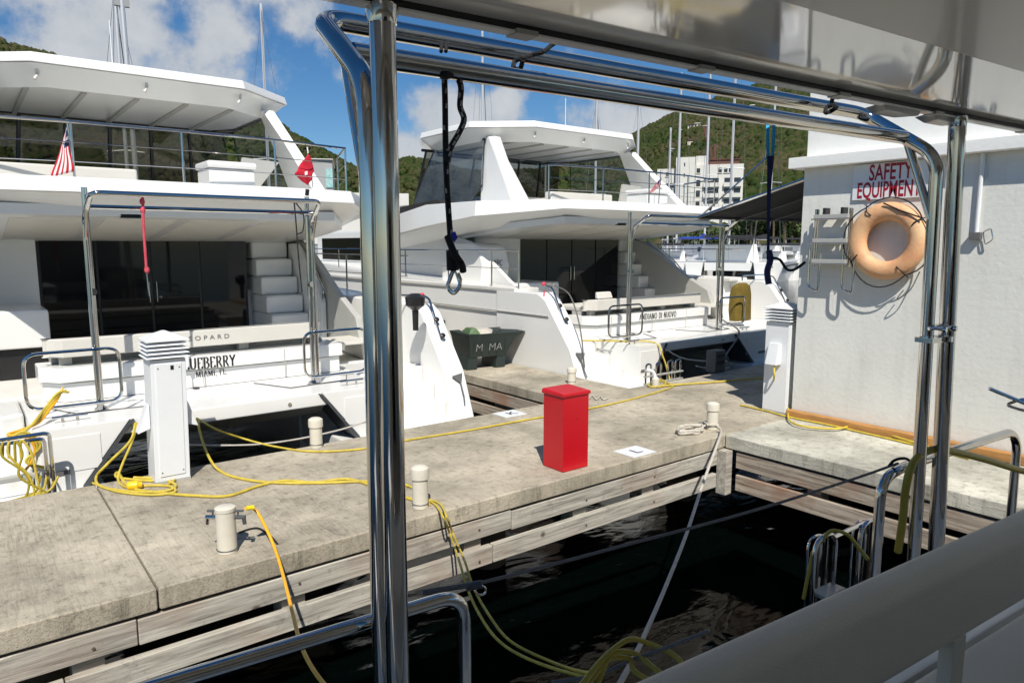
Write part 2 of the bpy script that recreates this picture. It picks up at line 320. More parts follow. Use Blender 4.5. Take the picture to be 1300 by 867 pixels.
class MB:
    def __init__(s): s.v = []; s.f = []; s.g = []
    def loft(s, rings, caps=True, closed=False):
        n = len(rings[0]); b0 = len(s.v)
        for r in rings: s.v += [tuple(p) for p in r]
        m = len(rings)
        for i in range(m if closed else m - 1):
            for j in range(n):
                a, b = b0 + i * n + j, b0 + i * n + (j + 1) % n; i2 = (i + 1) % m; c, d = b0 + i2 * n + (j + 1) % n, b0 + i2 * n + j
                s.f.append((a, b, c, d))
        if caps and not closed:
            s.f.append(tuple(b0 + j for j in range(n))[::-1]); s.f.append(tuple(b0 + (m - 1) * n + j for j in range(n)))
        return s
    def box(s, x0, x1, y0, y1, z0, z1, T=None):
        T = T or (lambda x, y, z: (x, y, z))
        return s.loft([[T(x0, y0, z), T(x1, y0, z), T(x1, y1, z), T(x0, y1, z)] for z in (z0, z1)])
    def pz(s, poly, z0, z1, T=None, top=None):
        T = T or (lambda x, y, z: (x, y, z)); top = top or poly
        return s.loft([[T(x, y, z0) for x, y in poly], [T(x, y, z1) for x, y in top]])
    def py(s, poly, y0, y1, T=None):          # polygon in x,z run along y
        T = T or (lambda x, y, z: (x, y, z)); return s.loft([[T(x, y, z) for x, z in poly] for y in (y0, y1)])
    def px(s, poly, x0, x1, T=None):          # polygon in y,z run along x
        T = T or (lambda x, y, z: (x, y, z)); return s.loft([[T(x, y, z) for y, z in poly] for x in (x0, x1)])
    def tube(s, path, r, seg=10, closed=False, flat=None, rr=None):
        P = [Vector(p) for p in path]; n = len(P); rings = []; up = None
        for i, p in enumerate(P):
            if closed: d = P[(i + 1) % n] - P[i - 1]
            else: d = P[min(i + 1, n - 1)] - P[max(i - 1, 0)]
            if d.length < 1e-9: d = Vector((0, 0, 1))
            d.normalize()
            if up is None: up = Vector((0, 0, 1)) if abs(d.z) < .9 else Vector((0, 1, 0))
            a = d.cross(up)
            if a.length < 1e-4: a = d.cross(Vector((1, .3, 0)))
            a.normalize(); b = a.cross(d).normalized(); up = b
            q = rr[i] if rr else r; fl = flat or 1
            rings.append([p + a * math.cos(2 * PI * k / seg) * q + b * math.sin(2 * PI * k / seg) * q * fl for k in range(seg)])
        return s.loft(rings, True, closed)
    def lathe(s, c, prof, seg=20, ax=None, ux=None):
        c = Vector(c); ax = Vector(ax or (0, 0, 1)).normalized(); a = Vector(ux) if ux else (ax.orthogonal()); a.normalize(); b = ax.cross(a)
        return s.loft([[c + ax * z + (a * math.cos(2 * PI * k / seg) + b * math.sin(2 * PI * k / seg)) * max(r, 1e-4) for k in range(seg)] for r, z in prof])
    def quad(s, *p):
        b = len(s.v); s.v += [tuple(q) for q in p]; s.f.append(tuple(range(b, b + len(p)))); return s
    def slab(s, pts, n, th):                   # flat polygon given thickness
        n = Vector(n).normalized() * th
        return s.loft([[Vector(p) for p in pts], [Vector(p) + n for p in pts]])
    def build(s, name, m, parent=None, bevel=0, ang=35, smooth=True, seg=2, **tags):
        org = Vector(parent['_o']) if parent else Vector((0, 0, 0))
        me = bpy.data.meshes.new(name); me.from_pydata([tuple(Vector(p) - org) for p in s.v], [], s.f)
        bm = bmesh.new(); bm.from_mesh(me); bmesh.ops.remove_doubles(bm, verts=bm.verts, dist=1e-5); bmesh.ops.recalc_face_normals(bm, faces=bm.faces)
        if bevel:
            es = [e for e in bm.edges if len(e.link_faces) == 2 and e.calc_face_angle(0) > math.radians(28)]
            try: bmesh.ops.bevel(bm, geom=es, offset=bevel, segments=seg, profile=.6, affect='EDGES', clamp_overlap=True)
            except Exception: pass
        if smooth:
            a = math.radians(ang)
            for f in bm.faces: f.smooth = True
            for e in bm.edges:
                if len(e.link_faces) != 2 or e.calc_face_angle(0) > a: e.smooth = False
        bm.to_mesh(me); bm.free(); me.materials.append(m)
        o = bpy.data.objects.new(name, me); COL.objects.link(o)
        if bevel and smooth:
            wn = o.modifiers.new('wn', 'WEIGHTED_NORMAL'); wn.keep_sharp = True
        if parent: o.parent = parent; o['_o'] = tuple(org)
        for k, v in tags.items(): o[k] = v
        return o
def thing(name, label, cat, loc, group=None):
    o = bpy.data.objects.new(name, None); COL.objects.link(o); o.location = loc; o['_o'] = tuple(loc); o.empty_display_size = .1
    o['label'] = label; o['category'] = cat
    if group: o['group'] = group
    return o
def solo(mb, name, m, label, cat, group=None, **k):      # a thing that is one mesh; origin at its base
    lo = Vector((sum(p[0] for p in mb.v) / len(mb.v), sum(p[1] for p in mb.v) / len(mb.v), min(p[2] for p in mb.v)))
    mb.v = [tuple(Vector(p) - lo) for p in mb.v]
    o = mb.build(name, m, None, **k); o.location = lo; o['_o'] = tuple(lo); o['label'] = label; o['category'] = cat
    for q in o.data.vertices: pass
    if group: o['group'] = group
    return o
def sub(mb, name, m, parent, **k):                         # part of a solo/thing
    return mb.build(name, m, parent, **k)
def struct(mb, name, m, **k): return mb.build(name, m, None, kind='structure', **k)
def copy_tree(root, loc, label):
    r = root.copy(); COL.objects.link(r); r.location = loc; r['label'] = label
    for ch in list(root.children):
        c = ch.copy(); COL.objects.link(c); c.parent = r
        for g in list(ch.children):
            d = g.copy(); COL.objects.link(d); d.parent = c
    return r
class FR:                                                   # a local frame
    def __init__(s, o, sx=1, sy=1, sz=1, rot=0, z0=0): s.o = o; s.s = (sx, sy, sz); s.c = math.cos(rot); s.n = math.sin(rot); s.z0 = z0
    def __call__(s, x, y, z):
        x *= s.s[0]; y *= s.s[1]; z = s.z0 + (z - s.z0) * s.s[2]
        return (s.o[0] + x * s.c - y * s.n, s.o[1] + x * s.n + y * s.c, z)

# lettering: sans from the built-in font, serif from strokes
def sans(mb, txt, o, u, v, h, sx=1, depth=.001, bold=0):
    cu = bpy.data.curves.new('t', 'FONT'); cu.body = txt; cu.size = 1; cu.offset = bold; cu.resolution_u = 3
    ob = bpy.data.objects.new('t', cu); COL.objects.link(ob)
    me = ob.to_mesh(); u = Vector(u).normalized(); v = Vector(v).normalized(); n = u.cross(v)
    vs = [p.co.copy() for p in me.vertices]; fs = [tuple(p.vertices) for p in me.polygons]; ob.to_mesh_clear()
    bpy.data.objects.remove(ob); bpy.data.curves.remove(cu)
    k = h / .7; b = len(mb.v); mb.v += [tuple(Vector(o) + u * p.x * k * sx + v * p.y * k + n * depth) for p in vs]; mb.f += [tuple(b + i for i in f) for f in fs]
    return (max(p.x for p in vs) if vs else 0) * k * sx
SER = {  # letter: width, strokes (x0,y0,x1,y1,thick) ; arcs given as polylines
 'B': (.62, [[(.14, 0), (.14, 1)], [(.05, 1), (.36, 1), (.5, .88), (.5, .66), (.36, .53), (.14, .53)], [(.36, .53), (.56, .42), (.56, .14), (.4, 0), (.05, 0)]]),
 'L': (.56, [[(.14, 0), (.14, 1)], [(.05, 1), (.24, 1)], [(.05, 0), (.5, 0), (.52, .22)]]),
 'U': (.70, [[(.13, 1), (.13, .3), (.24, .05), (.42, .02), (.54, .12), (.58, .35), (.58, 1)], [(.04, 1), (.23, 1)], [(.49, 1), (.67, 1)]]),
 'E': (.58, [[(.14, 0), (.14, 1)], [(.05, 1), (.5, 1), (.5, .82)], [(.14, .52), (.38, .52)], [(.05, 0), (.52, 0), (.54, .2)]]),
 'R': (.66, [[(.14, 0), (.14, 1)], [(.05, 1), (.38, 1), (.5, .87), (.5, .64), (.36, .5), (.14, .5)], [(.34, .5), (.6, 0), (.68, 0)], [(.05, 0), (.24, 0)]]),
 'Y': (.64, [[(.08, 1), (.34, .5), (.34, 0)], [(.6, 1), (.34, .5)], [(.0, 1), (.2, 1)], [(.5, 1), (.68, 1)], [(.24, 0), (.44, 0)]]),
 'M': (.86, [[(.14, 0), (.14, 1), (.43, .1), (.72, 1), (.72, 0)], [(.04, 0), (.24, 0)], [(.62, 0), (.82, 0)]]),
 'I': (.30, [[(.15, 0), (.15, 1)], [(.06, 1), (.24, 1)], [(.06, 0), (.24, 0)]]),
 'A': (.70, [[(.08, 0), (.36, 1), (.64, 0)], [(.18, .36), (.54, .36)], [(.0, 0), (.18, 0)], [(.54, 0), (.72, 0)]]),
 'F': (.54, [[(.14, 0), (.14, 1)], [(.05, 1), (.48, 1), (.48, .82)], [(.14, .52), (.36, .52)], [(.05, 0), (.24, 0)]]),
 'N': (.74, [[(.14, 0), (.14, 1), (.6, 0), (.6, 1)], [(.04, 0), (.24, 0)], [(.5, 1), (.7, 1)]]),
 'D': (.70, [[(.14, 0), (.14, 1)], [(.05, 1), (.34, 1), (.56, .82), (.62, .5), (.56, .18), (.34, 0), (.05, 0)]]),
 'O': (.74, [[(.36, 1), (.14, .85), (.07, .5), (.14, .15), (.36, 0), (.58, .15), (.65, .5), (.58, .85), (.36, 1)]]),
 'V': (.68, [[(.08, 1), (.35, 0), (.6, 1)], [(0, 1), (.18, 1)], [(.5, 1), (.68, 1)]]),
 'P': (.60, [[(.14, 0), (.14, 1)], [(.05, 1), (.38, 1), (.52, .85), (.52, .62), (.38, .47), (.14, .47)], [(.05, 0), (.24, 0)]]),
 'C': (.66, [[(.58, .8), (.5, .95), (.32, 1), (.12, .82), (.07, .5), (.12, .18), (.32, 0), (.5, .05), (.6, .22)]]),
 'K': (.68, [[(.14, 0), (.14, 1)], [(.6, 1), (.18, .48)], [(.28, .58), (.66, 0)], [(.05, 0), (.24, 0)]]),
 ' ': (.32, []), ',': (.22, [[(.1, .06), (.06, -.14)]])}
def serif(mb, txt, o, u, v, h, sx=1, w=.1):
    u = Vector(u).normalized(); v = Vector(v).normalized(); o = Vector(o); n = u.cross(v); x = 0
    for ch in txt:
        W, S = SER[ch]
        for si, st in enumerate(S):
            for (a, b) in zip(st[:-1], st[1:]):
                A = o + u * (x + a[0]) * h * sx + v * a[1] * h; B = o + u * (x + b[0]) * h * sx + v * b[1] * h
                d = (B - A)
                if d.length < 1e-6: continue
                vert = abs(d.normalized().dot(v)); tk = h * w * (.35 + .65 * vert) * .5; p = n.cross(d.normalized()) * tk
                mb.quad(A - p + n * .001, B - p + n * .001, B + p + n * .001, A + p + n * .001)
        x += W + .06
    return x * h * sx

# ================================================================== SETTING
# water: one sheet to the horizon
struct(MB().quad((-3000, -3000, WATER), (3000, -3000, WATER), (3000, 3000, WATER), (-3000, 3000, WATER)), 'water', WATERM, smooth=False)
# sea bed under it so that the marina is closed below
struct(MB().quad((-3000, -3000, WATER - 4), (3000, -3000, WATER - 4), (3000, 3000, WATER - 4), (-3000, 3000, WATER - 4)), 'sea_bed', HILLM, smooth=False)

# hills as one terrain round the marina: ridge height by bearing
RIDGE = [(-1200, 110), (-400, 20), (0, 55), (50, 74), (200, 112), (350, 158), (400, 188), (455, 219), (490, 216), (520, 205), (545, 209), (600, 222), (700, 220), (760, 200), (830, 163), (865, 147), (905, 134), (960, 116), (1010, 104), (1100, 96), (1300, 110), (1800, 170), (2600, 220)]
def bearing(px): return math.atan2(px - 650, 908)
BR = [(bearing(p), (311 - y) / 908 * math.cos(bearing(p))) for p, y in RIDGE]
def ridge_tan(b):
    if b <= BR[0][0]: return BR[0][1]
    for (a0, t0), (a1, t1) in zip(BR[:-1], BR[1:]):
        if b <= a1:
            k = (b - a0) / (a1 - a0); return t0 + (t1 - t0) * k
    return BR[-1][1]
R0, R1 = 125., 950.
def hz(b, r):
    k = max(0, min(1, (r - R0) / (R1 - R0)))
    f = k ** 1.35 if r <= R1 else 1 - (r - R1) / 900
    f = max(f, -.05)
    p = Vector((math.cos(b) * r, math.sin(b) * r, 0))
    n = noise.fractal(p * .006, 1, 2, 5)
    amp = 20 * math.sin(PI * min(k, 1)) * (1 if r < R1 else 0)
    return WATER + .4 + max(0, f) * (R1 * ridge_tan(b) + EYE - WATER) + n * amp + noise.noise(p * .02) * 3.0 * min(1, k * 6) * (.6)
def pol(b, r, z): a = HEAD - b; return (r * math.cos(a), r * math.sin(a), z)
mb = MB(); nb, nr = 260, 70; b0, b1 = -1.25, 1.15
rs = [R0 + (1250 - R0) * (i / (nr - 1)) ** 1.3 for i in range(nr)]; g = []
for i in range(nb):
    b = b0 + (b1 - b0) * i / (nb - 1)
    mb.v.append(pol(b, R0 - 2, WATER - 4)); mb.v += [pol(b, r, hz(b, r)) for r in rs]
m_ = nr + 1
for i in range(nb - 1):
    for j in range(m_ - 1): mb.f.append((i * m_ + j, i * m_ + j + 1, (i + 1) * m_ + j + 1, (i + 1) * m_ + j))
struct(mb, 'hills', HILLM)
# scrub and trees over the slopes: one mass nobody could count
def scrub():
    rng = np.random.default_rng(3)
    ico = bmesh.new(); bmesh.ops.create_icosphere(ico, subdivisions=1, radius=1)
    iv = np.array([v.co[:] for v in ico.verts]); ifc = np.array([[v.index for v in f.verts] for f in ico.faces]); ico.free()
    pts = []
    for (p0, p1, n) in ((-120, 565, 20000), (560, 800, 5000), (800, 1040, 20000)):
        B = rng.uniform(bearing(p0), bearing(p1), n); rr = R0 + 8 + (R1 + 15 - R0) * rng.uniform(0, 1, n) ** .7
        for b, r in zip(B, rr): pts.append((b, r))
    V = []; F = []
    for k, (b, r) in enumerate(pts):
        s = rng.uniform(1.1, 3.1) * (.8 + r / 1500); c = np.array(pol(b, r, hz(b, r) + s * .35))
        v = iv * (1 + rng.uniform(-.28, .28, (len(iv), 1))) * np.array([s, s, s * rng.uniform(.7, 1.15)]) + c
        F.append(ifc + k * len(iv)); V.append(v)
    V = np.concatenate(V); F = np.concatenate(F)
    me = bpy.data.meshes.new('hillside_scrub'); me.vertices.add(len(V)); me.vertices.foreach_set('co', V.ravel())
    me.loops.add(F.size); me.loops.foreach_set('vertex_index', F.ravel().astype(np.int32)); me.polygons.add(len(F))
    me.polygons.foreach_set('loop_start', np.arange(0, F.size, 3, dtype=np.int32)); me.update(); me.validate(); me.materials.append(FORM)
    o = bpy.data.objects.new('hillside_scrub', me); COL.objects.link(o); o['kind'] = 'stuff'; o['label'] = 'green and brown scrub woodland covering the hills behind the marina'; o['category'] = 'woodland'
scrub()

# ------------------------------------------------------------------ main dock and the two finger piers
YF, YB = 3.73, 5.70            # front and back edge of the main dock
XR = 5.36                      # edge of the right-hand finger (towards us)
def slab_part(parent, name, x0, x1, y0, y1, m, z1=0, z0=-.12, bev=.015):
    return MB().box(x0, x1, y0, y1, z0, z1).build(name, m, parent, bevel=bev, seg=3)
dock = bpy.data.objects.new('dock', None); COL.objects.link(dock); dock.location = (0, 0, 0); dock['_o'] = (0, 0, 0); dock['kind'] = 'structure'
xs = [-9.0, -4.6, .665, 5.352]
for a, b in zip(xs[:-1], xs[1:]): slab_part(dock, 'concrete_slab', a + .004, b - .004, YF, YB, CONC)
slab_part(dock, 'concrete_slab', 5.356, 6.50, 3.735, YB, CONC)
slab_part(dock, 'concrete_slab', 6.505, 13.5, 3.80, YB, CONC)
slab_part(dock, 'concrete_slab', XR, 6.50, -3.0, 3.727, CONCR)
slab_part(dock, 'concrete_slab', 5.24, 6.24, YB + .008, 13.5, CONC)
# concrete core below the slabs, in shade behind the timber
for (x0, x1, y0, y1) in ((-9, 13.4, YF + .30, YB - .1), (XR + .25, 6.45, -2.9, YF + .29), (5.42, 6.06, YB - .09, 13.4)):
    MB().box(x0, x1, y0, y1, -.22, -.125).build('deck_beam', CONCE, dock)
def planks(x0, x1, z0, z1, n, yf, gap=.006):
    L = (x1 - x0) / n
    for k in range(n):
        a, b = x0 + L * k + (gap if k else 0), x0 + L * (k + 1); j = R.uniform(-.006, .006); t = R.uniform(-.004, .004)
        MB().loft([[(a, yf + t, z0 + j), (b, yf + t, z0 - j), (b, yf + .045 + t, z0 - j), (a, yf + .045 + t, z0 + j)], [(a, yf + t, z1 + j), (b, yf + t, z1 - j), (b, yf + .045 + t, z1 - j), (a, yf + .045 + t, z1 + j)]]).build('plank', WOODX, dock, bevel=.004, seg=1)
planks(-6.5, 5.27, -.272, -.137, 5, YF + .01)
planks(-7.3, 5.27, -.475, -.345, 5, YF + .012)
for k, x in enumerate((-4.8, -3.2, -1.7, -.25, .35, 1.37, 2.62, 3.62, 4.4)):
    for z in (-.205, -.41):
        MB().lathe((x + .02, YF + .008, z + R.uniform(-.02, .02)), [(.0, -.001), (.008, 0), (.008, .005), (.0, .006)], 8, ax=(0, -1, 0)).build('bolt', BARK, dock)
def planksY(y0, y1, z0, z1, n, xf):
    L = (y1 - y0) / n
    for k in range(n):
        a, b = y0 + L * k + .003, y0 + L * (k + 1) - .003; j = R.uniform(-.008, .008)
        MB().loft([[(xf, a, z0 + j), (xf + .045, a, z0 + j), (xf + .045, b, z0 - j), (xf, b, z0 - j)], [(xf, a, z1 + j), (xf + .045, a, z1 + j), (xf + .045, b, z1 - j), (xf, b, z1 - j)]]).build('plank', WOODY, dock, bevel=.004, seg=1)
planksY(-2.9, 3.62, -.285, -.14, 3, XR + .015); planksY(-2.9, 3.62, -.49, -.345, 3, XR + .018)
planksY(YB + .05, 13.3, -.285, -.14, 3, 5.25); planksY(YB + .05, 13.3, -.49, -.345, 3, 5.253)
for x in (-4.8, -3.2, -1.7, -.25, .35, 1.37, 2.62, 3.62, 4.4): # uprights behind the boards
    MB().box(x - .07, x + .07, YF + .06, YF + .2, -.46, -.13).build('post', WOODX, dock, bevel=.006)
MB().box(5.275, 5.365, YF - .085, YF + .02, -.53, -.125).build('post', WOODX, dock, bevel=.008)
for y in (-1.5, .4, 1.7, 2.9): MB().box(XR + .07, XR + .2, y - .06, y + .06, -.47, -.13).build('post', WOODY, dock, bevel=.006)
for (x, y) in ((-3, 4.7), (0.2, 4.7), (3.4, 4.7), (6.0, 4.7), (9, 4.7), (5.9, 1), (5.74, 8), (5.74, 12)):
    MB().lathe((x, y, -5), [(.16, 0), (.16, 4.8)], 14).build('pile', BARK, dock)

# ------------------------------------------------------------------ building on the right finger
bl = thing('dock_building', 'pale grey rendered building with projecting ledge beside the pier', 'building', (8.5, 1.0, 0))
WX, WY = 6.50, 3.76
MB().box(WX, 12, -3, WY, -.05, 2.42).build('wall', WALL, bl, bevel=.006)
MB().box(WX + .012, 11.99, -2.99, WY - .01, 2.523, 3.72).build('upper_wall', WALLW, bl, bevel=.006)
MB().box(WX - .12, 12.1, -3.1, WY + .10, 2.4205, 2.522).build('ledge', WALLW, bl, bevel=.008)
MB().box(WX - .15, 12.1, -3.1, WY + .12, 3.7205, 3.82).build('roof', WALLW, bl, bevel=.01)
cn = MB().tube([(WX - .022, 2.24, 2.418), (WX - .022, 2.24, 1.80)], .016).build('conduit', PEDW, bl)
MB().box(WX - .055, WX - .003, 2.20, 2.28, 1.74, 1.80).build('conduit_box', INKG, bl, bevel=.006)
MB().tube(fillet([(WX - .03, 2.19, 1.80), (WX - .05, 2.13, 1.83), (WX - .05, 2.11, 1.74), (WX - .03, 2.17, 1.70)], .02, closed=True), .005, 6, True).build('shackle', CHROME, bl)
# orange stained timber lying along the wall foot
solo(MB().box(WX - .105, WX - .012, -2.6, 3.76, .002, .075), 'timber_kerb', ORWOOD, 'orange stained timber lying along the foot of the grey wall', 'timber', bevel=.008)

# sign
sg = thing('safety_sign', 'white sign reading SAFETY EQUIPMENT in dark red letters on the wall', 'sign', (WX - .01, 2.98, 2.1))
MB().box(WX - .018, WX - .004, 2.63, 3.27, 2.10, 2.412).build('board', PEDW, sg, bevel=.002)
mb = MB()
for txt, y0, z0, wd in (('SAFETY', 3.13, 2.268, .37), ('EQUIPMENT', 3.23, 2.118, .545)):
    k_ = sans(MB(), txt, (0, 0, 0), (0, -1, 0), (0, 0, 1), .135, 1, bold=.02)
    sans(mb, txt, (WX - .0185, y0, z0), (0, -1, 0), (0, 0, 1), .135, wd / k_, bold=.02)
mb.build('lettering', INKR, sg, smooth=False)

# life ring on the wall
lc = Vector((WX - .085, 2.905, 1.735)); lr = thing('life_ring', 'faded orange life ring with black grab line hung under the safety sign', 'life ring', lc - Vector((0, 0, .38)))
mb = MB(); rings = []
for k in range(48):
    a = 2 * PI * k / 48; d = Vector((0, math.cos(a), math.sin(a))); rings.append([lc + d * (.256 + .080 * math.cos(q)) + Vector((1, 0, 0)) * .062 * math.sin(q) for q in [2 * PI * j / 18 for j in range(18)]])
ring = mb.loft(rings, closed=True).build('ring', ORNG, lr)
mb = MB(); P = []
for k in range(5):
    a0 = PI * .32 + k * 2 * PI / 4; a1 = a0 + 2 * PI / 4
    if k == 4: break
    for j in range(10):
        a = a0 + (a1 - a0) * j / 10; rr = .342 + (.03 * math.sin(PI * j / 10)); sag = -.035 * math.sin(PI * j / 10) if math.sin(a) < 0.2 else 0
        P.append(lc + Vector((-.03, math.cos(a) * rr, math.sin(a) * rr + sag)))
mb.tube(P, .006, 6, True); mb.build('grab_line', ROPEK, lr)
for k in range(4):
    a = PI * .32 + k * PI / 2
    for da in (-.04,):
        mb = MB(); mb.tube(smoothp([lc + Vector((0, math.cos(a) * .365, math.sin(a) * .365)), lc + Vector((-.066, math.cos(a) * .30, math.sin(a) * .30)), lc + Vector((-.066, math.cos(a + .06) * .25, math.sin(a + .06) * .25))]), .005, 6)
        mb.build('cord_tie', ROPEK, lr)
mb = MB(); mb.tube([lc + Vector((-.064, .02, .32)), lc + Vector((-.07, -.12, .255)), lc + Vector((-.06, -.30, .185))], .007, 6); mb.build('cord_across', ROPEK, lr)
mb = MB(); mb.tube(smoothp([lc + Vector((.02, -.28, -.26)), lc + Vector((-.0, -.22, -.42)), lc + Vector((.0, -.12, -.5)), lc + Vector((.02, -.16, -.42))]), .005, 6); mb.build('cord_tail', ROPEG, lr)

# folding ladder hung on the wall
def wall_ladder():
    y0, y1 = 3.56, 3.235; x = WX - .10
    t = thing('wall_ladder', 'folding metal boarding ladder hung on the grey wall by two hooks', 'ladder', (WX - .1, 3.4, 1.25))
    for y in (y0, y1):
        for dx in (0, .035):
            MB().tube([(x + dx, y, 2.03), (x + dx, y, 1.50)], .011, 8).build('rail', CHROME, t)
    for y, s in ((y0, 1), (y1, 1)):
        MB().tube(fillet([(x - .02, y + .035, 1.66), (x - .02, y + .03, 1.30), (x - .02, y - .07, 1.26), (x - .02, y - .075, 1.62)], .05), .010, 8).build('leg_hoop', CHROME, t)
    for z, h in ((1.97, .06), (1.75, .06), (1.56, .05)):
        MB().box(x - .045, x + .05, y1 - .0, y0, z - .03, z + .008).build('tread', GELG, t, bevel=.004)  # grey puts the shade on the treads into their colour
        MB().tube([(x - .045, y1 - .02, z - .035), (x - .045, y0 + .02, z - .035)], .007, 8).build('rung', CHROME, t)
    for y in (3.49, 3.32):
        MB().box(WX - .09, WX - .002, y - .014, y + .014, 1.96, 2.04).build('hook', BLACK, t, bevel=.004)
wall_ladder()

# ------------------------------------------------------------------ dock furniture
def pedestal(x0, x1, y0, y1, h, label, lean=0):
    cx, cy = (x0 + x1) / 2, (y0 + y1) / 2; w = (x1 - x0) / 2; t = thing('power_pedestal', label, 'power pedestal', (cx, cy, 0), 'power pedestals on the dock')
    def T(x, y, z): return (cx + x + lean * z, cy + y, z)
    k = .83
    MB().box(-w, w, -w, w, .002, h * k, T).build('body', PEDW, t, bevel=.008)
    MB().box(-w * .72, w * .72, -w - .006, -w + .004, .05, h * k - .03, T).build('door_panel', PEDW, t, bevel=.003)
    MB().box(w * .1, w * .28, -w - .009, -w - .004, h * k - .075, h * k - .045, T).build('latch', BLACK, t)
    MB().box(-w * .6, w * .6, -w * .6, w * .6, h * k - .005, h * .93, T).build('light_core', DGREY, t)
    for a, b in ((-.6, .08), (.6, .08), (-.6, h * k - .06), (.6, h * k - .06)): MB().lathe(T(a * w, -w - .006, b), [(.0, 0), (.005, 0), (.005, .003), (.0, .003)], 8, ax=(0, -1, 0)).build('screw', INKG, t)
    MB().box(-w * 1.01, w * 1.01, -w * 1.03, w * 1.01, .0, .018, T).build('base_flange', GELG, t)
    z = h * k
    for i in range(4):
        a = w + .012 + .014; zz = z + .012 + i * h * .027
        MB().loft([[T(-a, -a, zz), T(a, -a, zz), T(a, a, zz), T(-a, a, zz)], [T(-a + .03, -a + .03, zz + .017), T(a - .03, -a + .03, zz + .017), T(a - .03, a - .03, zz + .017), T(-a + .03, a - .03, zz + .017)]]).build('louvre', PEDW, t, smooth=False)
    a = w + .026; zz = z + .012 + 4 * h * .027
    MB().loft([[T(-a, -a, zz), T(a, -a, zz), T(a, a, zz), T(-a, a, zz)], [T(-a, -a, zz + .008), T(a, -a, zz + .008), T(a, a, zz + .008), T(-a, a, zz + .008)], [T(-.01, -.01, h + .012), T(.01, -.01, h + .012), T(.01, .01, h + .012), T(-.01, .01, h + .012)]]).build('cap', PEDW, t, smooth=False)
    return t, T, w
p1, T1, w1 = pedestal(1.0, 1.235, 5.42, 5.655, 1.08, 'white louvred power pedestal in front of the nearest left catamaran', .02)
p2, T2, w2 = pedestal(6.50, 6.76, 3.83, 4.09, 1.12, 'white louvred power pedestal at the corner of the grey building')
for (T, w, p, sgn) in ((T2, w2, p2, -1),):
    MB().loft([[T(-w - .004, -.07, .50), T(-w - .10, -.065, .50), T(-w - .10, .065, .50), T(-w - .004, .07, .50)], [T(-w - .004, -.07, .72), T(-w - .045, -.06, .72), T(-w - .045, .06, .72), T(-w - .004, .07, .72)]]).build('socket_cover', PEDW, p, bevel=.012)
for s in (-1, 1):
    T, w = T1, w1
    MB().loft([[T(s * (w + .004), -.06, .40), T(s * (w + .085), -.055, .37), T(s * (w + .085), .055, .37), T(s * (w + .004), .06, .40)], [T(s * (w + .004), -.05, .57), T(s * (w + .016), -.05, .57), T(s * (w + .016), .05, .57), T(s * (w + .004), .05, .57)]]).build('socket_cover', PEDW, p1, bevel=.008)

bx = thing('red_cabinet', 'bright red metal cabinet standing near the dock edge', 'cabinet', (3.60, 3.94, 0))
MB().box(3.475, 3.735, 3.825, 4.055, .003, .575).build('body', RED, bx, bevel=.006)
MB().loft([[(x, y, z) for x, y in ((3.465, 3.815), (3.745, 3.815), (3.745, 4.065), (3.465, 4.065))] for z in (.577, .600)] + [[(3.472, 3.82, .604), (3.738, 3.82, .604), (3.738, 4.06, .616), (3.472, 4.06, .616)]]).build('lid', RED, bx, bevel=.004)
MB().lathe((3.62, 3.8245, .40), [(.0, -.001), (.006, 0), (.006, .004), (.0, .005)], 8, ax=(0, -1, 0)).build('screw', INKR, bx)

def post(x, y, label, h=.27, r=.052):
    t = thing('mooring_post', label, 'mooring post', (x, y, 0), 'cream pipe mooring posts on the dock')
    MB().lathe((x, y, .002), [(r, 0), (r, h * .72)], 22).build('pipe', PVC, t)
    MB().lathe((x, y, .002 + h * .70), [(r * 1.02, 0), (r * 1.17, .002), (r * 1.17, h * .2), (r * 1.12, h * .26), (r * .75, h * .31), (.001, h * .33)], 22).build('cap', PVC, t)
    MB().tube([(x + r * 1.03 * math.cos(2 * PI * k / 20), y + r * 1.03 * math.sin(2 * PI * k / 20), .03) for k in range(20)], .003, 5, True).build('band', DGREY, t)
    return t
post(2.27, 3.88, 'cream capped pipe post at the dock edge where yellow cords go over', .275)
post(5.44, 3.93, 'cream capped pipe post with a white dock line made fast to it', .25)
post(2.29, 5.63, 'cream capped pipe post at the back edge before the near catamaran', .25)
post(5.89, 6.34, 'cream capped pipe post just behind the red cabinet', .2)
# standpipe with tap
tp = thing('standpipe', 'short cream standpipe with side taps near the front dock edge', 'standpipe', (1.07, 3.96, 0))
MB().lathe((1.07, 3.96, .002), [(.053, 0), (.053, .235), (.056, .236), (.056, .255), (.045, .262)], 22).build('pipe', PVC, tp)
MB().tube([(1.07 + .055 * math.cos(2 * PI * k / 20), 3.96 + .055 * math.sin(2 * PI * k / 20), .02) for k in range(20)], .003, 5, True).build('band', DGREY, tp)
for s in (-1, 1):
    d = Vector((math.sin(HEAD), -math.cos(HEAD), 0)) * s; c = Vector((1.07, 3.96, .20)); tv = MB().tube([c + d * .05, c + d * .11], .012, 8)
    tv.tube([c + d * .10, c + d * .105 + Vector((0, 0, -.04))], .011, 8); q = tv.build('tap', CHROME if s < 0 else DGREY, tp)
    hnd = MB().tube([c + d * .07, c + d * .07 + Vector((0, 0, .035))], .005, 6); hnd.tube([c + d * .05 + Vector((0, 0, .037)), c + d * .10 + Vector((0, 0, .037))], .007, 6); hnd.build('handle', DGREY, q)

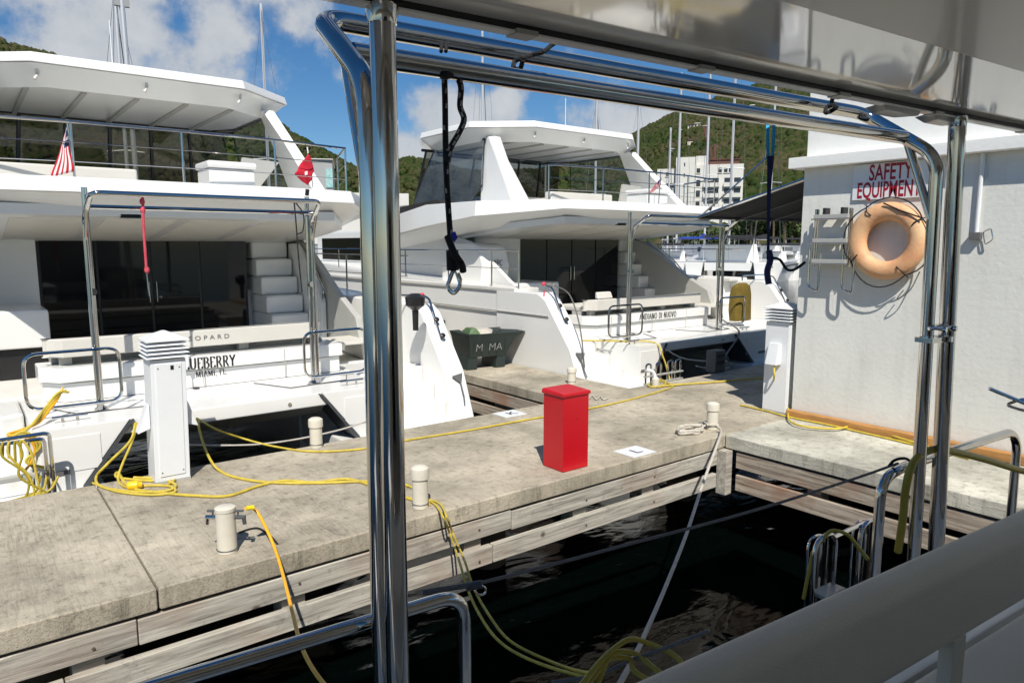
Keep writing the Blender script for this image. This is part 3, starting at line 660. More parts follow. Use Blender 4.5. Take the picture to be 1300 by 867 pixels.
# number plates
def plate(px, letter, label, r=0):
    c = onz(*px, .003); t = thing('berth_plate', label, 'berth plate', c, 'white berth plates set in the dock')
    MB().box(c.x - .135, c.x + .135, c.y - .115, c.y + .115, .001, .005).build('plate', PEDW, t)
    mb = MB()
    sans(mb, letter, (c.x - .035, c.y - .05, .0052), (1, 0, 0), (0, 1, 0), .10, 1.2, bold=.008)
    mb.build('letter', INK, t, smooth=False)
plate((806, 573), 'L', 'white berth plate lettered L right of the red cabinet')
plate((647, 525), 'K', 'white berth plate left of the red cabinet at the back edge')

# ------------------------------------------------------------------ catamarans
def MIX_(F, D, x, y, z): return F(x, y, z)
def catamaran(o, s, name, label, kind, davw=.95, D=None, cab=0.0):
    F = FR(o, *s); K = FR((o[0] + cab, o[1]), *s); D = FR(D[0], *D[1]); D2 = D
    def MIX(x, y, z):                      # inner hull edges follow the platform, outer ones the hull
        a = D(x, y, z); b = F(x, y, z); k = max(0, min(1, (abs(x) - .9) / 1.3)); return tuple(p * (1 - k) + q_ * k for p, q_ in zip(a, b))
    t = thing('catamaran', label, 'catamaran', (o[0], o[1], WATER), 'white power catamarans moored stern to the dock')
    def B(mb, n, m=GEL, bev=.012, **k): return mb.build(n, m, t, bevel=bev, **k)
    for q in (-1, 1):
        def X(x): return q * x
        def G(x, y, z): return MIX(q * x, y, z)
        # hull below deck, loft along y
        sec = []
        for y, w in ((1.05, 1), (3.05, 1.0), (3.15, 1.0), (7, .97), (10.5, .72), (12.6, .28), (13.4, .04)):
            c = 1.80 + (1 - w) * .1; hw = .66 * w; top = 1.0 + .03 * y
            sec.append([G(c - hw * .75, y, -1.6), G(c - hw, y, -.6), G(c - hw, y, .34 if y < 3.1 else top), G(c + hw * .3, y, .34 if y < 3.1 else top), G(c + hw * .36, y, top), G(c + hw * .95 + .02, y, top), G(c + hw, y, -.5), G(c + hw * .75, y, -1.6)])
        B(MB().loft(sec), 'hull')
        # transom block: inner part with sloping inner side
        B(MB().loft([[G(.80, y, .33), G(1.45, y, .33), G(1.45, y, -1.5), G(1.22, y, -1.5), G(1.16, y, -.15)] for y in (-.48, 1.1)]), 'transom_block')
        MB().loft([[G(.775, y, .325), G(.80, y, .318), G(1.165, y, -.16), G(1.165, y, -.22)] for y in (-.492, -.1)]).build('rubbing_strip', DGREY, t)
        MB().loft([[G(1.02, y, .25), G(1.42, y, .25), G(1.42, y, -.02), G(1.02, y, -.02)] for y in (-.486, -.478)]).build('locker_door', GEL, t, bevel=.003)
        MB().loft([[G(1.24, y, .0), G(1.41, y, .0), G(1.41, y, -.035), G(1.24, y, -.035)] for y in (-.489, -.485)]).build('locker_slot', INKG, t)
        # swim step and stairs
        B(MB().loft([[G(x, y, z) for (x, y) in ((1.0, -.62), (2.40, -.62), (2.40, .05), (1.0, .05))] for z in (-1.5, -.17)]), 'swim_step', GEL, .03)
        for k in range(3):
            z = .0 + k * .165; y0 = -.30 + k * .24
            B(MB().loft([[G(x, y, zz) for (x, y) in ((1.46, y0 + .09), (1.62, y0), (2.06, y0), (2.215, y0 + .06), (2.215, 1.2), (1.46, 1.2))] for zz in (z - .215, z)]), 'stair', GEL, .03, seg=3)
        # outer wing with raked trailing edge
        prof = [(1.3, 1.02), (.42, 1.02), (.27, .93), (-.20, .32), (-.40, -.17), (-.50, -.7), (-.5, -1.5), (1.3, -1.5)]
        B(MB().loft([[G(x, y, z) for y, z in prof] for x in (2.22, 2.47)]), 'side_wing', GEL, .025, seg=3)
        mbx = MB().loft([[G(x, y, z) for y, z in [(.40, 1.025), (.24, .935), (-.235, .315), (-.30, .20)]] for x in (2.40, 2.425)], caps=False)
        # hand rail on the wing
        hr = MB().tube(fillet([G(2.02, .62, 1.03), G(2.02, .62, 1.12), G(2.34, .46, 1.12), G(2.34, .30, 1.09), G(2.34, .06, .66), G(2.34, .10, .55)], .05), .014, 8)
        hr.build('hand_rail', CHROME, t)
        for (y, z) in ((.155, .86), (.03, .69)):
            MB().lathe(G(2.34, y - .012, z), [(.03, -.012), (.03, .012), (.018, .02)], 12, ax=(0, -.75, .66)).build('deck_fitting', BLACK, t)
        mbx = MB().slab([G(2.28, -.245, .27), G(2.42, -.235, .29), G(2.38, -.275, .18)], (0, -.9, .3), .012); mbx.tube([G(2.37, -.285, .20), G(2.37, -.35, .05), G(2.36, -.38, -.02)], .009, 6); mbx.build('mooring_fairlead', INKG, t)
        # side deck and coaming
        B(MB().loft([[G(2.05, y, 1.0), G(2.47, y, 1.0), G(2.47, y, 1.055), G(2.05, y, 1.055)] for y in (.9, 9.5)]), 'side_deck', NONSKID)
        B(MB().loft([[G(x, y, z) for y, z in ((.95, .34), (1.15, .84), (1.7, 1.12), (2.2, 1.44), (2.7, 1.72), (3.3, 1.85), (6.5, 1.85), (6.5, .8))] for x in (1.86, 1.94)]), 'coaming', GELG if q > 0 else GEL, .02)  # starboard side coloured grey to carry the shade on its inner face
        # railing
        ys = [.9, 1.5, 2.6, 3.9, 5.2, 6.5, 7.8, 9.1]
        for y in ys[(0 if q < 0 else 1):]:
            MB().tube([G(2.40, y, 1.05), G(2.40, y, 1.58)], .012, 8).build('stanchion', CHROME, t)
        for z in (1.57, 1.32):
            MB().tube([G(2.40, y, z) for y in ys], .006 if z < 1.5 else .010, 6).build('guard_rail', CHROME, t)
        B(MB().box(min(q * 1.3, q * 1.95), max(q * 1.3, q * 1.95), .8, 1.35, .56, .60, F), 'side_bench', CUSHW, .012) if q > 0 else None
        def G(x, y, z): return K(q * x, y, z)
        # stairs up to the flybridge, moulded in the cockpit corner
        if q > 0:
            for k in range(6):
                B(MB().loft([[G(x, y, z) for (x, y) in ((1.22, 2.15 + k * .17), (1.70, 2.15 + k * .17), (1.70, 3.3), (1.22, 3.3))] for z in (.34 if k == 0 else .34 + k * .235, .34 + (k + 1) * .235)]), 'flybridge_stair', GEL, .045, seg=3)
        else:
            B(MB().box(-2.0, -1.14, 1.9, 2.9, .66, 1.05, K), 'cockpit_locker', GEL, .04)
            MB().box(-1.97, -1.18, 1.97, 2.88, .35, .655, K).build('locker_recess', BLACK, t)  # solid black block paints the darkness of the open recess under the locker
        if q > 0:
            B(MB().loft([[G(x, y, z) for y, z in ((1.95, .34), (1.95, .98), (2.15, 1.32), (2.75, 1.72), (3.0, 1.72), (3.2, .34))] for x in (1.71, 1.78)]), 'stair_side', GEL, .015)
            MB().tube(fillet([G(1.745, 1.98, 1.0), G(1.745, 1.92, 1.14), G(1.745, 2.15, 1.36), G(1.745, 2.55, 1.62)], .06), .011, 8).build('stair_rail', CHROME, t)
        # davit arch upright, post, platform hoop
        w = davw
        def G(x, y, z): return D(q * x, y, z)
        MB().tube([G(w - .02, 0.02, .335), G(w - .02, 0.02, 2.16)], .024, 12).build('post', CHROME, t)
        MB().lathe(G(w - .02, .02, .332), [(.055, 0), (.055, .012), (.03, .03)], 14).build('post_foot', CHROME, t)
        MB().tube([G(w - .02, .02, 1.32), G(w - .02, -.05, 1.32)], .030, 8).build('clamp', CHROME, t)
        hoop = [G(w - .16, -.12, .42), G(w - .16, -.12, .86), G(w + .50, -.12, .86), G(w + .50, -.12, .42)]
        MB().tube(fillet(hoop, .1, 6, True), .014, 8, True).build('rail_hoop', CHROME, t)
        cl = MB().tube([G(w + .12, -.30, .375), G(w + .36, -.30, .375)], .012, 8); cl.tube([G(w + .19, -.30, .375), G(w + .19, -.30, .335)], .011, 6); cl.tube([G(w + .29, -.30, .375), G(w + .29, -.30, .335)], .011, 6)
        cl.build('cleat', CHROME, t)
        def G(x, y, z): return F(q * x, y, z)
        # hardtop leg
        B(MB().loft([[G(x, y, z) for x, y in pp] for z, pp in ((2.29, [(1.62, 1.65), (1.76, 1.60), (1.84, 1.8), (1.74, 2.75)]), (3.0, [(1.50, 2.35), (1.62, 2.30), (1.66, 2.42), (1.58, 2.95)]), (3.42, [(1.38, 2.72), (1.52, 2.68), (1.56, 2.8), (1.46, 3.05)]))]), 'hardtop_leg', GEL, .02)
        # side curtain forward of the leg
        fr = [G(1.52 + (3.40 - z) * .26, y, z) for y, z in ((2.95, 3.40), (4.45, 3.40), (4.75, 2.36), (2.95, 2.30), (2.72, 2.62))]
        MB().slab(fr, (q, 0, 0), .006).build('side_curtain', CURTAIN, t)
        MB().tube(fr, .014, 5, True).build('curtain_frame', FRAMEK, t)
    # davit arch
    w = davw
    MB().tube(fillet([D(-w, -.04, .34), D(-w, -.03, 1.92), D(-w + .02, -.30, 2.10), D(w - .02, -.30, 2.10), D(w, -.03, 1.92), D(w, -.04, .34)], .07, 5), .022, 12).build('davit_arch', CHROME, t)
    MB().tube([D(-w, -.13, 2.0), D(w, -.13, 2.0)], .018, 10).build('davit_bar', CHROME, t)
    for q in (-1, 1): MB().tube([D(q * w, -.15, 2.0), D(q * w, -.03, 1.72)], .014, 8).build('davit_brace', CHROME, t)
    # platform and bridge deck
    B(MB().pz([(-1.05, -.46), (1.05, -.46), (1.35, .0), (1.35, 1.0), (-1.35, 1.0), (-1.35, .0)], .205, .331, D), 'aft_platform', GEL, .015)
    MB().loft([[D(-1.1, -.40, .204), D(1.1, -.40, .204), D(1.1, 0.1, .0), D(-1.1, 0.1, .0)], [D(-1.1, 7, .204), D(1.1, 7, .204), D(1.1, 7, .0), D(-1.1, 7, .0)]]).build('bridge_deck', GELG, t)
    B(MB().box(-1.9, 2.0, .95, 4.2, .10, .345, D), 'cockpit_floor', NONSKID)
    for dx in (-.18, .18): MB().lathe(D(-.25 + dx, .44, .335), [(.03, 0), (.03, .01)], 12).build('deck_drain', BLACK, t)
    # transom seat with the name on it
    def pan(x0, x1, c, z0, z1, y0, y1): return [[D(x0, y0 + c, z), D(x0 + c * .8, y0, z), D(x1, y0, z), D(x1, y1, z), D(x0, y1, z)] for z in (z0, z1)]
    B(MB().loft(pan(-1.28, 1.42, .18, .335, .50, .48, .92)), 'transom_panel', GEL, .01)
    B(MB().loft(pan(-1.31, 1.44, .18, .512, .645, .44, .92)), 'transom_panel', GEL, .012)
    for x in (-1.1, -.4, .45, 1.2): B(MB().box(x - .05, x + .05, .62, .70, .645, .75, D), 'seat_bracket', GELG, .004)
    B(MB().box(-1.2, 1.35, .75, .95, .642, .70, D), 'seat_base', GELG, .01)
    B(MB().loft(pan(-1.26, 1.24, .16, .725, .885, .50, .62)), 'seat_back', CUSHW, .03, seg=3)
    B(MB().box(-1.2, 1.2, .70, 1.25, .70, .78, D), 'seat_cushion', CUSHW, .03, seg=3)
    # small fittings
    for x in (-1.75, 1.75): MB().lathe(K(x, 2.895 if x < 0 else 3.315, 1.55), [(.0, 0), (.075, 0), (.075, .012), (.05, .016), (.0, .016)], 16, ax=(0, -1, 0)).build('speaker', CUSHW, t)
    MB().tube([D(-1.28, .31, .336), D(-1.12, -.05, .336), D(-.55, -.10, .336), D(-.30, .36, .336)], .006, 5).build('deck_seam', INKG, t)
    MB().tube([D(1.42, .31, .336), D(1.25, -.05, .336), D(.65, -.10, .336), D(.45, .36, .336)], .006, 5).build('deck_seam', INKG, t)
    for x in (-.9, .0, .8): MB().box(x - .004, x + .004, .436, .4405, .345, .64, D).build('panel_seam', GELG, t)
    for x in (-.8, .5): MB().lathe(D(x, -.462, .26), [(.0, 0), (.018, 0), (.018, .006), (.0, .007)], 10, ax=(0, -1, 0)).build('drain_fitting', CHROME, t)
    for (x, y) in ((-.85, .60), (.15, .62), (1.0, .60)): B(MB().loft([[D(x - .16, y, .885), D(x + .16, y, .885), D(x + .16, y + .07, .885), D(x - .16, y + .07, .885)], [D(x - .14, y + .03, .99), D(x + .14, y + .03, .99), D(x + .14, y + .09, .99), D(x - .14, y + .09, .99)]]), 'pillow', CUSHW, .025, seg=3) if kind == 'b' and x < 0 else None
    MB().tube([F(1.12, .68, 2.22), F(1.12, .66, 2.28)], .022, 8).build('stern_light', BLACK, t)
    for q in (-1, 1):
        MB().tube([MIX_(F, D, q * 2.473, y, .72 - (y < 1) * .0) for y in (.2, 2.0, 5.0, 9.0)], .014, 6).build('rubbing_strake', GELG, t)
        for y in (2.6, 4.4): MB().box(min(q * 2.468, q * 2.478), max(q * 2.468, q * 2.478), y, y + .7, .30, .46, F).build('hull_port_light', GLASSK, t)
    # saloon bulkhead and doors
    B(MB().box(-2.0, -1.13, 2.9, 3.05, .34, 2.0, K), 'bulkhead', GEL, .01); B(MB().box(1.13, 2.0, 3.32, 3.45, .34, 2.0, K), 'bulkhead', GEL, .01)
    MB().box(-1.13, 1.13, 2.95, 3.0, .345, 1.80, K).build('saloon_door_frame', FRAMEK, t)
    for k in range(4):
        x0 = -1.11 + k * .555; MB().box(x0 + .015, x0 + .54, 2.935, 2.948, .37, 1.77, K).build('door_pane', GLASSK, t)
    for x in (-.03, .05): MB().tube([K(x, 2.92, 1.0), K(x, 2.92, 1.25)], .008, 6).build('door_handle', CHROME, t)
    B(MB().box(-2.0, 2.0, 3.46, 9.2, .9, 1.95, K), 'saloon', GEL, .05)
    for q in (-1, 1): MB().box(q * 2.0 - .006, q * 2.0 + .006, 4.2, 8.9, 1.32, 1.80, K).build('saloon_window', GLASSK, t)
    # flybridge deck: the lip drops towards the bow
    aft = [(-1.72, .82), (-.95, .72), (.95, .72), (1.72, .82), (2.40, 1.9), (2.45, 3.2), (2.3, 5.2), (1.7, 7.0), (-1.7, 7.0), (-2.3, 5.2), (-2.45, 3.2), (-2.40, 1.9)]
    def sh(k): return [(x * k, (y - 3.5) * k + 3.5) for x, y in aft]
    def lip(y): return 2.165 - .10 * max(0, y - 1.0)
    def top(y): return 2.30 - .12 * max(0, y - 3.4)
    rg = lambda k, fz: [F(a, b, fz(c[1])) for (a, b), c in zip(sh(k), aft)]
    B(MB().loft([rg(1, lip), rg(.985, top)]), 'flybridge_deck', GEL, .010)
    B(MB().loft([rg(.86, lambda y: lip(y) - .17), rg(.975, lambda y: lip(y) - .004)]), 'flybridge_skirt', GEL, 0)
    yz = lambda y: 2.005 - .115 * (y - .95)
    B(MB().loft([[F(x, y, yz(y) - .03 + dz) for x, y in ((-1.55, 1.0), (1.55, 1.0), (1.95, 1.7), (1.95, 3.1), (-1.95, 3.1), (-1.95, 1.7))] for dz in (0, .10)]), 'ceiling', GEL, .006)
    for k in range(4):
        x = -1.45 + k * .74
        MB().loft([[F(x + a, y, yz(y) - .036 + dz) for a, y in ((.06, 1.2), (.68, 1.2), (.68, 2.75), (.06, 2.75))] for dz in (0, .012)]).build('ceiling_panel', CUSHW, t, bevel=.004)
    MB().box(-.55, -.38, 1.00, 1.06, 1.955, 1.99, F).build('ceiling_lamp', BLACK, t)
    # flybridge railing, seat, wet bar
    rp = [(-1.75, 1.1), (-.9, .95), (0, .92), (.9, .95), (1.75, 1.1), (2.05, 2.0)]
    for x, y in rp: MB().tube([F(x, y, 2.29), F(x, y, 2.80)], .011, 8).build('fly_stanchion', CHROME, t)
    MB().tube([F(x, y, 2.80) for x, y in rp], .013, 8).build('fly_rail', CHROME, t)
    for z in (2.62, 2.45): MB().tube([F(x, y, z) for x, y in rp], .005, 6).build('fly_wire', CHROME, t)
    B(MB().box(-1.5, -.32, 1.35, 1.5, 2.30, 2.45, F), 'fly_seat', CUSHW, .03, seg=3)
    B(MB().box(-1.5, -.32, 1.5, 2.1, 2.30, 2.36, F), 'fly_seat_base', CUSHW, .02)
    B(MB().box(.32, .78, 1.25, 1.7, 2.30, 2.50, F), 'wet_bar', GEL, .015); B(MB().box(.30, .80, 1.22, 1.72, 2.503, 2.58, F), 'grill_lid', GEL, .03)
    MB().box(.70, .74, 1.225, 1.235, 2.52, 2.55, F).build('grill_latch', BLACK, t)
    B(MB().loft([[F(x, y, z) for x, z in ((.95, 2.3), (1.15, 2.3), (1.5, 2.75), (1.05, 2.78))] for y in (2.5, 2.56)]), 'helm_console', GELG, .01)
    B(MB().loft([[F(-2.0, y, z), F(-1.0, y, z), F(-1.0, y + .0, z + .1), F(-2.1, y, z + .12)] for y, z in ((3.4, 2.29), (4.9, 2.2))]), 'sun_cushion', CANVAS, .02)
    # hardtop
    ht = [(-1.05, 2.28), (1.05, 2.28), (1.80, 2.95), (1.80, 4.45), (1.3, 5.3), (-1.3, 5.3), (-1.80, 4.45), (-1.80, 2.95)]
    def hs(kx, ky): return [(x * kx, (y - 3.8) * ky + 3.8) for x, y in ht]
    B(MB().loft([[F(x, y, z) for x, y in pp] for z, pp in ((3.56, ht), (3.66, hs(.985, .985)), (3.73, hs(.75, .75)))]), 'hardtop', GEL, .012)
    B(MB().loft([[F(x, y, z) for x, y in pp] for z, pp in ((3.36, hs(.86, .84)), (3.555, hs(.985, .985)))], caps=False), 'hardtop_skirt', GEL, 0)
    B(MB().loft([[F(x, y, z) for x, y in pp] for z, pp in ((3.395, hs(.85, .83)), (3.42, hs(.86, .84)))]), 'hardtop_lining', GEL, 0)
    for k in range(5):
        x = -1.08 + k * .52; MB().loft([[F(x + a, y, z) for a, z in ((0, 3.394), (.05, 3.394), (.05, 3.37), (0, 3.37))] for y in (2.75, 4.8)]).build('lining_rib', GELG, t)
    for x in (-1.0, 0, 1.0): 
        mb = MB().tube(smoothp([F(x, 2.36, 3.55), F(x + .02, 2.38, 3.47), F(x - .01, 2.37, 3.40)]), .016, 8); mb.build('rolled_strap', CUSHW, t)
    MB().tube([F(-.28, 2.5, 3.66), F(-.28, 2.5, 4.15)], .006, 6).build('whip_aerial', PEDW, t)
    # forward windscreen of the flybridge
    n = 6
    for k in range(n):
        x0 = -1.62 + k * 3.24 / n; x1 = x0 + 3.24 / n
        MB().slab([F(x0, 5.0, 2.40), F(x1, 5.0, 2.40), F(x1 * .93, 4.75, 3.40), F(x0 * .93, 4.75, 3.40)], (0, 1, 0), .006).build('windscreen_pane', TINTED, t)
        MB().tube([F(x0, 5.0, 2.38), F(x0 * .93, 4.75, 3.41)], .026, 6).build('windscreen_post', FRAMEK, t)
    B(MB().box(-1.8, 1.8, 4.98, 5.3, 2.10, 2.40, F), 'fly_coaming', GELG, .02)
    MB().tube([F(-1.60, 4.74, 3.40), F(1.60, 4.74, 3.40)], .03, 6).build('windscreen_header', FRAMEK, t)
    B(MB().box(-.9, .1, 3.6, 4.3, 2.30, 2.55, F), 'helm_seat', CUSHW, .03)
    return t, F
BO1 = (1.85, 6.70); BS1 = (1.03, 1, 1)
BO2 = (9.10, 6.99); BS2 = (1.15, 1.08, 1.03)
DO1 = ((1.80, 6.70), (1, 1, 1)); DO2 = ((8.66, 6.99), (1.04, 1.06, 1.0))
b1, F1 = catamaran(BO1, BS1, 'a', 'nearest white power catamaran, lettered BLUEBERRY, left of the finger pier', 'a', .95, DO1, .04)
b2, F2 = catamaran(BO2, BS2, 'b', 'white power catamaran, lettered ANDIAMO DI NUOVO, right of the finger pier', 'b', 1.04, DO2, .30)
D1 = FR(DO1[0], *DO1[1]); D2 = FR(DO2[0], *DO2[1])
# lettering
def put(F, t, fn, txt, x, y, z, h, sx, w=None, m=INK, nm='name_lettering'):
    mb = MB(); o = Vector(F(x, y, z)); u = Vector((1, 0, 0)); v = Vector((0, 0, 1))
    (fn(mb, txt, o, u, v, h, sx, w) if w else fn(mb, txt, o, u, v, h, sx)); mb.build(nm, m, t, smooth=False)
put(D1, b1, serif, 'BLUEBERRY', -.235, .437, .522, .105, .84, .16)
put(D1, b1, serif, 'MIAMI, FL', -.06, .477, .435, .055, 1.0, .15)
put(D1, b1, sans, 'L E O P A R D', -.16, .497, .79, .042, 1.22, m=INKG, nm='brand_lettering')
put(D2, b2, serif, 'ANDIAMO DI NUOVO', -.30, .437, .535, .095, .86, .16)
# name on the stair housing of the second boat, port side
mb = MB(); q = F2(-1.86, 1.60, 0)
MB().loft([[F2(x, y, z) for y, z in ((2.2, 1.0), (2.15, 1.35), (2.25, 1.60), (2.45, 1.68), (3.3, 1.68), (3.3, 1.0))] for x in (-2.1, -1.62)]).build('stair_housing', GEL, b2, bevel=.05, seg=3)
mb = MB(); serif(mb, 'APC', F2(-1.92, 2.15, 1.32), (1, 0, 0), (0, 0, 1), .10, .9, .14)
serif(mb, 'MIAMI', F2(-1.82, 1.485, 1.43), (1, 0, 0), (0, 0, 1), .035, 1.3, .14) if False else None
mb.build('hull_lettering', INKG, b2, smooth=False)
# ------------------------------------------------------------------ our own boat (foreground)
th = math.radians(-5); OX, OY = .735, 1.375
def BF(i, j, z): return (OX + i * math.cos(th) - j * math.sin(th), OY + i * math.sin(th) + j * math.cos(th), z)
own = thing('viewing_boat', 'catamaran the picture is taken from: chrome davit frame, glossy overhead and grey seat back', 'catamaran', BF(1.2, -1, WATER))
own['_o'] = tuple(own.location)
def O(mb, n, m=GEL, bev=.0, **k): return mb.build(n, m, own, bevel=bev, **k)
W = 2.40
# overhead
O(MB().box(-1.7, 3.02, -5.2, -.50, 2.225, 2.40, BF), 'overhead', ROOFG, .01)
O(MB().box(-1.7, 3.02, -.62, .012, 2.203, 2.42, BF), 'overhead_edge', ROOFG, .012)
O(MB().box(-1.7, 3.0, -1.00, -.49, 2.168, 2.2025, BF), 'overhead_beam', GELG, .02)
O(MB().tube([BF(-1.7, .004, 2.196), BF(3.02, .004, 2.196)], .0125, 10), 'rubber_gutter', RUBBER)
O(MB().box(-1.7, 3.02, -.012, .022, 2.181, 2.187, BF), 'gutter_lip', GEL, .002)
for i in (.35, .95, 1.6, 2.2, 2.95): O(MB().box(i - .03, i + .03, -.02, .028, 2.178, 2.190, BF), 'gutter_clip', GELG, .002)
for i in (1.98, 2.32): O(MB().loft([[BF(i + a, y, 2.19) for a, y in ((-.13, .0), (.13, .0), (.08, .10), (-.08, .10))], [BF(i + a, y, 2.165) for a, y in ((-.10, .0), (.11, .0), (.07, .07), (-.06, .07))]]), 'edge_lip', GELG, .006)  # bulges of the roof's outer lip past the gutter, no lamps
# posts and davit
for i in (0, W):
    O(MB().tube([BF(i + (.11 if i else 0), 0, .02), BF(i - (.03 if i else 0), 0, 2.19)], .031 if i else .0275, 24), 'post', CHROMEP)
    O(MB().lathe(BF(i - (.03 if i else 0), 0, 2.15), [(.030, 0), (.034, .02), (.034, .035)], 20), 'post_collar', CHROME)
    z = 1.37; s = 1
    c = MB(); c.lathe(BF(i, 0, z), [(.030, -.012), (.034, -.010), (.034, .010), (.030, .012)], 20); c.lathe(BF(i - .0, 0, z - .045), [(.030, -.012), (.034, -.010), (.034, .010), (.030, .012)], 20)
    c.tube([BF(i - .12, .0, z + .003), BF(i + .02, -.032, z + .003)], .008, 8); c.box(i - .115, i - .0, -.015, .055, z - .056, z - .036, BF)
    c.lathe(BF(i, -.035, z), [(.0, -.001), (.011, 0), (.011, .012), (.0, .013)], 10, ax=(0, -1, 0)); c.lathe(BF(i - .08, -.035, z), [(.0, -.001), (.011, 0), (.011, .012), (.0, .013)], 10, ax=(0, -1, 0))
    if i: O(c, 'clamp', CHROME, .001)
uL, uR = -.02, 2.31
arch = [BF(uL - .0, .035, .02), BF(uL, .035, 2.04), BF(uL + .0, .34, 2.245), BF(uR - .02, .34, 2.245), BF(uR, .035, 2.04), BF(uR + .08, .035, .02)]
O(MB().tube(fillet(arch, .075, 8), .0255, 20), 'davit_arch', CHROME)
O(MB().tube([BF(uL + .015, .16, 2.125), BF(uR - .015, .16, 2.125)], .0255, 20), 'davit_bar', CHROME)
for i in (uL, uR):
    O(MB().tube([BF(i, .155, 2.11), BF(i, .04, 1.80)], .017, 14), 'davit_brace', CHROME)
# hoops on the platform
O(MB().tube(fillet([BF(-1.3, .1, .80), BF(.235, .1, .80), BF(.235, .1, .02)], .08, 8), .0175, 16), 'rail_hoop', CHROME)
O(MB().tube([BF(-.9, .1, .79), BF(-.9, .1, .02)], .0175, 12), 'rail_hoop', CHROME)
O(MB().tube(fillet([BF(2.20, .1, .02), BF(2.20, .1, .74), BF(2.36, .1, .77), BF(3.36, .1, .775), BF(3.44, .1, .70), BF(3.46, .1, .02)], .10, 8), .021, 16), 'rail_hoop', CHROME)
# folded boarding ladder
for (i, j, w, z) in ((2.44, .48, .17, .31), (2.76, .44, .19, .33)):
    O(MB().tube(fillet([BF(i - w / 2, j, -.25), BF(i - w / 2, j, z), BF(i + w / 2, j, z), BF(i + w / 2, j, -.25)], .085, 8), .012, 12), 'ladder_hoop', CHROME)
    O(MB().tube(fillet([BF(i - w / 2 + .02, j + .05, -.25), BF(i - w / 2 + .02, j + .05, z - .02), BF(i + w / 2 - .02, j + .05, z - .02), BF(i + w / 2 - .02, j + .05, -.25)], .06, 8), .007, 10), 'ladder_hoop', CHROME)
    for a in (-.02, .04): O(MB().box(i + a, i + a + .02, j + .015, j + .03, -.25, z - .015, BF), 'ladder_bar', CHROME, .002)
O(MB().tube([BF(2.47, .46, .30), BF(2.75, .46, .32)], .012, 10), 'ladder_bar', CHROME)
O(MB().box(2.37, 2.54, .42, .50, .02, .04, BF), 'ladder_tread', GELG, .006)
# platform, hulls and cockpit, mostly under the frame
O(MB().box(-.5, 3.3, -.95, .16, -.08, .02, BF), 'aft_platform', GEL, .015)
for i in (-1.9, 3.0):
    O(MB().loft([[BF(i - w, y, -1.6), BF(i + w, y, -1.6), BF(i + w, y, .4), BF(i - w, y, .4)] for y, w in ((-1.2, .55), (-6, .6), (-9, .1))]), 'hull', GEL, .03)
# seat back across the stern
def roundbox(i0, i1, j0, j1, z0, z1, r): 
    n = 6; pr = []
    for cx, cz, a0 in ((j1 - r, z1 - r, 0), (j0 + r, z1 - r, 90), (j0 + r, z0 + r, 180), (j1 - r, z0 + r, 270)):
        for k in range(n + 1): a = math.radians(a0 + 90 * k / n); pr.append((cx + r * math.cos(a), cz + r * math.sin(a)))
    return MB().px(pr, i0, i1, BF)
O(roundbox(-.6, 2.9, -.60, -.50, .635, .885, .042), 'seat_back', CUSH)
O(MB().box(1.33, 1.40, -.60, -.56, .40, .66, BF), 'seat_bracket', CUSH, .008)
O(MB().box(-.2, 1.10, -.60, -.56, .40, .66, BF), 'seat_bracket', CUSH, .008) if False else None
O(MB().loft([[BF(i, -.42, .40), BF(i, -.36, .42), BF(i, -.20, .40), BF(i, -.16, .02), BF(i, -.44, .02)] for i in (-1.6, 3.2)]), 'stern_coaming', GEL, .012)
O(roundbox(-.6, 2.9, -1.15, -.46, .36, .455, .04), 'seat_cushion', CUSH)
O(MB().box(-1.6, 3.2, -4.5, -.76, -.12, .0, BF), 'cockpit_floor', mat('teak_floor', (.55, .48, .38), .6, var=.3, vscale=4, stretch=(20, 1, 1)))
O(MB().box(-2.4, 3.4, -4.8, -4.6, -.12, 2.2, BF), 'saloon_bulkhead', GEL, .01)
O(MB().box(-.9, 1.2, -4.59, -4.55, .0, 2.0, BF), 'saloon_door', GLASSK)
for i in (-1.85, 2.85): O(MB().box(i - .45, i + .45, -4.5, -2.2, .0, 1.1, BF), 'cockpit_seat', CUSH, .03)

# bent metal prongs over the right-hand rail
pr = thing('metal_bracket', 'small bent metal prongs sticking in at the right edge before the wall', 'bracket', at(1305, 520, 3.3))
MB().tube([at(1256, 493, 3.3), at(1330, 524, 3.3)], .009, 8).build('prong', CHROME, pr)
MB().tube(fillet([at(1330, 510, 3.3), at(1298, 506, 3.3), at(1276, 514, 3.3), at(1298, 521, 3.3), at(1330, 523, 3.3)], .03), .007, 8).build('prong', CHROME, pr)

# ------------------------------------------------------------------ cords, hoses and ropes
def cord(pts, r, m, name, label, cat, group=None, sm=8, seg=8):
    return solo(MB().tube(smoothp(pts, sm), r, seg), name, m, label, cat, group)
def dk(px, z=.012): return [onz(x, y, z) for x, y in px]
YG = 'yellow shore power cords on the dock'
